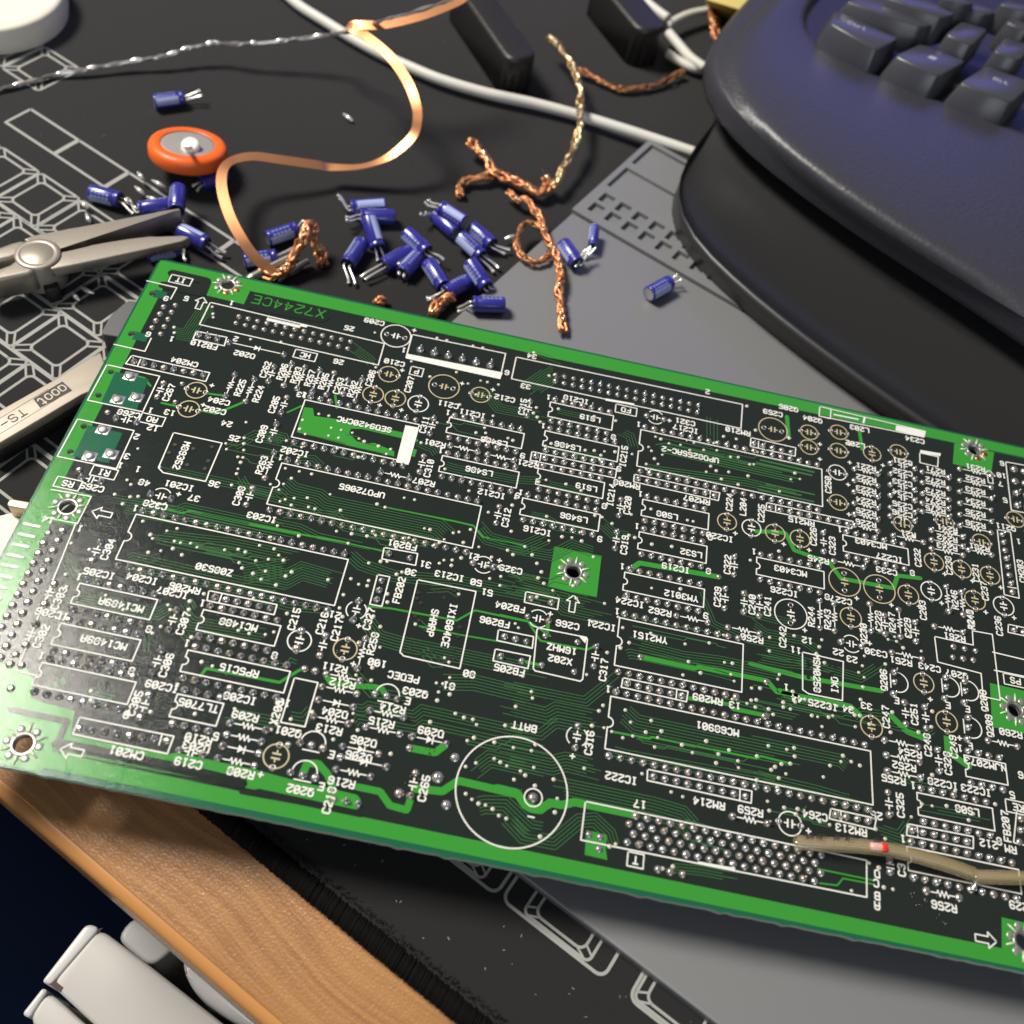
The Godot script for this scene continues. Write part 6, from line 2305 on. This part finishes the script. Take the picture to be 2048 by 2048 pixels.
func build_wires() -> void:
	copper_ribbon([7.4, 38, -188.4, 5.4, 37, -184.7, -4, 35, -175.7, -15, 33, -169.1, -22.9, 32, -167, -26.9, 31, -167.1, -25.2, 31, -165.6, -19.2, 30, -163.5, -10.8, 29, -157.5, -3.7, 26, -151.3, 0.6, 23, -145.2, 2.1, 20, -141.6, 1.6, 16, -138.1, -2.9, 12, -132.8, -8.3, 9, -129.7, -14.7, 7, -127.5, -23.1, 6.5, -125.2, -25.9, 8, -123.2, -36.3, 11, -118.1, -44.4, 13, -114.3, -49.1, 14, -109.3, -50.2, 15, -103.4, -48.8, 15, -96.8, -45.8, 14, -90.4, -42, 12, -84.9, -37.2, 9, -80.4, -33.2, 6, -78.2, -29.3, 4, -76.9, -25.9, 2.5, -75.5])
	silver_strand([-139.6, 1.5, -130.9, -137.4, 1.2, -133.8, -131.8, 1.2, -139.2, -124.4, 1.5, -146.8, -115.2, 2.5, -152.2, -104.4, 3.5, -159.3, -95.2, 4.5, -164.1, -89.4, 5.5, -168, -85.2, 6.5, -171.2, -79.6, 7.5, -174.2, -76.7, 8, -175.3, -67.9, 9, -176.5, -57.1, 10.5, -180, -48.7, 12, -182.8, -38, 15, -184.7, -36.3, 18, -180.6, -29.2, 22, -178.3, -21.7, 30, -170.7, -14.4, 37, -165.6, -5.9, 39, -170.3, 4.9, 42, -177.2])
	cable("white_cable", [-83.3, 3, -230.7, -70.3, 3, -225.4, -58.9, 3, -216.7, -47.5, 3, -210.4, -34.6, 3, -203.5, -22.2, 3, -198, -11.9, 3.2, -194.3, 1.4, 3.5, -190.3, 18.9, 3.5, -188.5, 36.7, 3.5, -188.8, 51.7, 3.5, -188, 69.9, 4.4, -184.5, 85.5, 5, -181.3, 99.4, 6, -177.5, 112.3, 7, -174.1], 1.95, "round white cable running across the mat behind the capacitors")
	cable("white_cable", [65.7, 8, -275.2, 71.4, 8, -266.9, 76.7, 8, -261.7, 81, 8, -258.3], 1.9, "white cable end leaning on the right black bar")
	cable("white_cable", [81.7, 6, -257, 85.3, 6, -263, 90.7, 6, -269.7, 98.8, 5.5, -276.8, 109.6, 5, -284.2], 1.6, "white cable curving from the right black bar towards the yellow block")
	cable("white_cable", [82.7, 5, -253.3, 87.6, 5, -246, 92.8, 5, -239, 98.6, 5, -234.5], 1.9, "white cable running from the right black bar to the keyboard's corner")
	cable("white_cable", [83.6, 3, -242.1, 88.7, 3, -238.6, 94.4, 3, -235.8, 99.9, 3, -236.9], 1.7, "shorter white cable below, at the right black bar's front end")
	braid([36.6, 9, -224.1, 38.6, 9.5, -221.2, 43.1, 10, -214.3, 47.1, 10.5, -207.4, 49.9, 11, -199.5, 52, 11, -192.3, 53.1, 10.5, -185.7, 53.9, 10, -181.7, 54.6, 10, -173.1, 54.8, 9, -167.3, 53.8, 8, -158.7, 52.4, 7, -151.4, 50.9, 6, -144.8, 49.6, 5, -142.2], 1.55, "tinned length of used desoldering braid arching over the white cable", 1)
	braid([18.1, 6, -155.6, 21, 5.5, -154.4, 23.7, 5, -151.9, 26.7, 4.5, -147.8, 29.1, 4, -144.8, 33.3, 4, -143.4, 37.1, 4, -142.5, 41.7, 4, -140.7, 45.5, 4, -139.8, 48.5, 4, -143.7, 46.4, 6, -146], 2.1, "crumpled copper braid with a forked left end on the black mat", 0)
	braid([28.9, 3, -144.3, 25.1, 3, -141.3, 21.2, 2.6, -139.3, 19.5, 2, -135.5, 20, 1.6, -131.2], 1.8, "dark copper braid stub hooking towards the capacitors", 2)
	braid([35.9, 3.5, -137.1, 39.4, 4, -132.7, 42, 5, -133.4, 45.5, 6, -128, 48.7, 7.5, -120.9, 50.4, 8, -115.7, 52.4, 8, -111.3, 55.4, 8, -107.2, 57.5, 8, -101.1, 58.5, 7.6, -96.1, 58.9, 7, -90.2, 60.3, 7, -84.2, 61.5, 6.6, -78.7, 62.7, 6, -75.2], 1.6, "long copper braid hanging from the tangle to the board's top edge", 0)
	braid([50.9, 7.5, -117.5, 47.3, 7, -119.4, 44.5, 6.5, -120.1, 42.6, 6.2, -116.8, 42, 6, -112.2, 43.6, 6, -106.6, 46.4, 6, -103.6, 49.9, 6, -102.8, 52.6, 6, -105.6, 53.4, 6.5, -108.8], 1.3, "copper braid curled into an open ring at the grey mat's edge", 2)
	braid([50.1, 3, -217.3, 54.9, 2.5, -215.8, 61.8, 2, -213.7, 68.4, 2, -212.8, 77.8, 2, -217.9, 85.4, 2.5, -225, 90.6, 3, -232.1], 1.5, "thin copper braid sagging between the black bars and the keyboard", 2)
	braid([99.8, 9, -283.6, 99.6, 9, -269.6, 100.1, 9, -259.4, 101.7, 9, -251.4, 104.3, 9, -245.4], 2.6, "copper braid piece hanging over the keyboard's far corner by the yellow block", 0)
	braid([-31.8, 2, -77, -27.8, 2, -76.4, -24.6, 3, -77.7, -22.9, 5, -79.8, -21.8, 8, -83.3, -20.7, 10.5, -86.5, -20.5, 11, -90.3, -19.8, 10, -92.3, -18.1, 5, -91.4, -15.6, 2, -88.4, -14.3, 1, -85.7], 2.2, "bright copper braid folded into an upright loop beside the board's top edge", 0)
	braid([4.7, 1.5, -74.9, 6.1, 2.4, -75.8, 7.8, 2, -75.8], 1.9, "small copper braid scrap at the board's edge left of the heap", 0)
	braid([27.3, 3, -83.3, 24.5, 3.5, -80, 22.9, 3.5, -77.6, 22.4, 2.5, -74.1], 1.9, "small frayed copper braid scrap at the board's edge below the heap", 0)

func build_scraps() -> void:
	clipping([-27.8, 0.6, -162.1, -25.5, 1.4, -159.6, -23.6, 1, -158.7], "bright lead clipping lying alone in the middle of the black mat")
	clipping([-80.4, 3, -106.8, -78.4, 3.4, -104.7, -77.4, 2, -104.6], "lead clipping to the left below the orange coin cell")
	clipping([-78.7, 3, -100.1, -76.4, 3.4, -98.3, -74.9, 2.5, -98], "lead clipping between the coin cell and the left blue capacitor")
	clipping([-74.9, 3, -104.6, -72.1, 3.4, -103.2, -70.1, 2.5, -103.3], "flat shiny lead end just under the coin cell's left rim")
	clipping([-73.2, 4, -95.7, -70.6, 4.4, -94.8, -69.1, 3, -95.8], "shiny lead end left of the dark capacitor over the plier tip")
	clipping([-92.2, 2, -89.5, -90.1, 2.4, -87.9, -88.5, 2, -87.2], "lead clipping at the left end of the left blue capacitor")
	clipping([-88.6, 1.5, -85.2, -86.9, 1.9, -82.9, -86, 1, -82], "bent lead clipping on the print below the left blue capacitor")
	clipping([-80.1, 1, -53.2, -78.1, 1.4, -51.6, -76.7, 1, -50.8], "bright lead clipping lying below the pliers near the board's corner")
	clipping([-78.2, 1, -55.7, -75.9, 1.4, -54.8, -74, 1, -54.7], "dull lead clipping lying next to the bright one below the pliers")
	clipping([19.8, 3, -79, 20.8, 3.4, -79.7, 21.7, 3, -81.3], "short tinned lead crossing the braid scrap at the board's edge")
	clipping([38.2, 2, -115.2, 39.9, 2.4, -116.1, 41.5, 2, -117.9], "lead clipping touching the copper ring at the mat's edge")
	clipping([-61.6, 3, -90.9, -59.8, 3.4, -88.8, -58.9, 2, -88.6], "lead clipping standing between the plier jaws' tips")

func build_tools() -> void:
	pliers(
		[-94.8, -60.5, -93, -62.6, -91, -64.2, -88.2, -66.1, -84.7, -68.7, -78.5, -72.5, -71.9, -77.1, -65.7, -81.3, -64.5, -83.1, -58.9, -86.7, -58, -86, -62.7, -82.3, -71.1, -74.9, -79.6, -68, -79.6, -66.4, -85.6, -62.1, -85.8, -60.6, -85.7, -57],
		[-83.9, -53, -83.6, -55.4, -83.4, -58.9, -77.3, -63.3, -77.1, -64, -72.6, -67, -67.8, -70, -62.6, -72.8, -60.9, -73.2, -53.9, -76.1, -51.8, -75.9, -53.1, -73.7, -59.4, -68.9, -68.5, -62.2, -77.2, -55.8, -83, -51.8, -84.2, -52.1],
		[-88.6, -55.8], 6.2,
		[-86.7, -51.1, -86.9, -49.6, -87.9, -47.8, -93.9, -43.7, -98.1, -40.7, -99.3, -43.2, -100, -44.8, -95.8, -48, -94.1, -50, -93.5, -51.8, -91.9, -54],
		[-92.6, -55.1, -94.6, -54.1, -95.4, -53, -97.4, -51.5, -101.7, -48.5, -103, -51.3, -104.1, -53.6, -99.7, -56.5, -97.8, -58.8, -95.7, -60.5, -94.1, -60.6], [-91.2, -56.2, -88, -58.5, -84.4, -54.3, -81.5, -50.6, -84.5, -48.1, -87.4, -51.4])
	tweezers([-78.4, -0.4, -76.4, -3.2, -68.5, -15.3, -62.3, -25.7, -60.5, -28.5, -58.2, -25.7, -54.7, -20.8, -55.8, -17.1, -59.4, -13.3, -64.9, -4.5, -72, 6.6, -73.9, 9.3], [-70.2, -8.7, -65.7, -16.2, -62.1, -14, -67.4, -6.4], [-66.7, -11.5], [-70.8, -4.1], [-70.2, -8.7, -65.7, -16.2])
	block("eraser_block", [-63.5, -35.6, -63.6, -43, -61.3, -49.7, -55.6, -50.2, -52.9, -36.8, -59, -35.9], 0, 7, mats.rubber_grey, "dark grey rubber block with a black end sticking out under the board's left edge", "rubber block", 0.5)
	block("brass_spacer", [-62.3, 22, -56.5, 21.8, -57.3, 24, -62.4, 24.1], 1, 9, mats.brass, "small pale brass block at the left picture edge beside the board", "spacer", 0.3)
	block("cream_dish", [-71.4, 26.7, -61.8, 25.8, -58.9, 20, -54.6, 17, -51.7, 29.8, -53.2, 45.6, -57.2, 57.1], 0, 4, mats.cream, "cream plastic piece under the board's left edge", "plastic piece", 0.8)
	stick([-34.3, 1.5, -72.5, -26.8, 2.5, -81.8, -23.2, 3, -85.3], 1.5, "grey steel stick under the folded copper braid")
	stick([-25.7, 1.2, -75.6, -20.8, 2, -83.4, -18.8, 2.4, -85.5], 0.9, "thin grey stick right of the folded copper braid")

func build_background() -> void:
	dish([-159.1, 0, -174.7], 23.5)
	bar([25.1, -191.5, 35.4, -199.3, 5.1, -243.3, -6.2, -238.2], 16, "black rubber-edged bar running towards the white cable, the left of two")
	bar([69.8, -230.2, 81.5, -237.3, 59.3, -270.8, 46.2, -264.9], 16, "black bar with a blunt end beside the white cables, the right of two")
	yellow_block([89.4, -273.4, 93.6, -252.1, 108.7, -250.4, 119.7, -257.7, 139.4, -279.7, 144.2, -306.3], [95.2, -311.3, 98.6, -287.6, 116.3, -280, 129.3, -288.7, 151.9, -312.8, 157.4, -348.4])
	keyboard([
		[147.3, -277.8, 143.7, -271.5, 140.1, -265.3, 136.7, -258.9, 133.6, -252.4, 130.9, -245.8, 128.8, -239, 127.8, -232.2, 128.4, -225.6, 131.2, -219.6, 135.7, -214.8, 141.6, -211.1, 148.1, -208.2, 154.9, -205.8, 161.7, -203.7, 168.7, -201.6, 175.6, -199.6, 182.5, -197.7, 189.5, -195.8, 196.5, -193.9, 203.4, -191.8, 210.2, -189.5, 217, -187.1, 223.8, -184.6, 230.5, -182, 237.3, -179.4],
		[126.4, -272.9, 122.7, -263.5, 119.1, -254.2, 115.4, -244.9, 111.7, -235.5, 108, -226.2, 104.5, -216.9, 101.5, -207.4, 99.7, -197.7, 99.5, -188, 101.3, -178.6, 104.9, -169.6, 110.2, -161.3, 116.5, -153.6, 123.5, -146.6, 131, -140, 138.8, -133.8, 146.9, -127.9, 155.2, -122.2, 163.7, -116.8, 172.2, -111.6, 180.9, -106.6, 189.6, -101.5, 198.3, -96.5, 206.9, -91.5, 215.6, -86.5],
		[122.5, -288.8, 118.5, -278.5, 114.6, -268.3, 110.6, -258, 106.7, -247.7, 102.8, -237.4, 99.2, -227, 96.2, -216.5, 94.3, -205.8, 94.1, -195.2, 96.1, -184.8, 100.3, -175.1, 106.3, -166.3, 113.7, -158.3, 121.7, -150.9, 130.2, -143.8, 138.9, -137.1, 147.8, -130.7, 156.9, -124.5, 166.2, -118.6, 175.4, -112.5, 184.5, -106.4, 193.5, -100.1, 202.5, -93.7, 211.5, -87.3, 220.5, -81],
		[116.3, -227.1, 113.2, -217.4, 110, -207.6, 106.7, -198, 103.2, -188.4, 99.7, -178.8, 96.3, -169.2, 93.5, -159.5, 91.8, -149.6, 91.8, -139.8, 93.9, -130.3, 98.3, -121.7, 104.5, -113.9, 111.7, -106.8, 119.3, -100, 127.2, -93.6, 135.3, -87.4, 143.6, -81.5, 152.1, -75.7, 160.6, -70.2, 169.3, -64.7, 178, -59.4, 186.7, -54.2, 195.5, -49, 204.3, -43.8, 213.1, -38.6],
	])
	var deck := keyboard_node
	keycap(deck, [136.1, -226.3, 159.2, -217.5, 150.3, -206.4, 134, -216.7], 42, "Ctrl")
	keycap(deck, [167.2, -217, 183.5, -212.9, 172.4, -198.8, 157.3, -205.5], 42, "#")
	keycap(deck, [191.1, -212.7, 207.6, -208.8, 198.1, -193.3, 180.1, -197.9], 42, "Alt")
	keycap(deck, [151.3, -239.8, 171.5, -226.4, 165.9, -222.7, 139.2, -228.3], 45, "")
	keycap(deck, [159.7, -240.6, 178.3, -231.2, 172.5, -226.2, 152.8, -231.3], 48, "")
	keycap(deck, [182.5, -233.2, 192.1, -232, 184.8, -218.3, 175.6, -221.7], 45, "")
	keycap(deck, [185.2, -242.7, 195.7, -240, 190.3, -235.5, 180.8, -237.2], 48, "")
	keycap(deck, [198.5, -229.1, 208.5, -228.1, 202.1, -215.9, 192.8, -217.9], 45, "")
	keycap(deck, [200.4, -238.5, 210.5, -237.5, 205.1, -230, 197.3, -233.7], 48, "")
	keycap(deck, [174.5, -238.8, 185.6, -238.2, 182.4, -235.1, 172.4, -236.1], 50, "")
	keycap(deck, [197.3, -243.2, 209.4, -242.2, 205.2, -236.9, 193.9, -239.1], 51, "")
	sleeved_part([129.4, 20.2, 69.6, 134.2, 20.6, 69.1, 140.1, 21, 68.3, 146.6, 21.3, 67.6, 152.7, 21.3, 67.4, 159, 21, 67.7, 164.7, 20.6, 68.1, 168.5, 20.2, 68.5], [168.9, 20, 68.9, 173.2, 20.4, 68.3, 179.7, 20.6, 67.2, 186, 20.6, 66.2], [169.5, 20, 68.8, 169.5, 19.5, 69.8, 169.1, 18.6, 71.1])
	pedestal([-23.7, 100.5, -7.8, 106.9, 14.3, 116.4, 34.5, 124.9, 8.6, 133.7, -14.9, 122.7, -30.2, 115.2], [-27.2, 100, -23.4, 100.4, -30, 115.4, -32.6, 115.1], [-33.6, 115.6, -19, 122.5, 1.4, 134.6, -8.3, 139.6, -35.8, 122.6], [-35.2, 115.2, -33.6, 115.6, -35.4, 122.6, -37.7, 121.9], [-23.7, 100.7, -22.8, 100.3, -23.5, 101.2, -24.9, 101.7], [-30.4, 113.8, -26.9, 115.3, -27.2, 116.4, -29, 115.7, -30.7, 115.1])
	block("desk_support", [-23, 91.6, -6.7, 94.7, -13.3, 104, -25.6, 98.3], -300, -90, mats.leg_grey, "light grey desk leg between the wooden edge and the cream cabinet", "support", 1.2)
	block("white_bin", [-3.6, 102.1, -1.9, 105.1, 1.3, 108.4, 5.5, 111, 12.2, 113.6, 23.5, 116.7, 31.3, 115.3, 20.8, 107.9, 3.7, 100.6], -200, -75, mats.white_gloss, "rounded glossy white bin under the desk's front edge", "bin", 4.0)
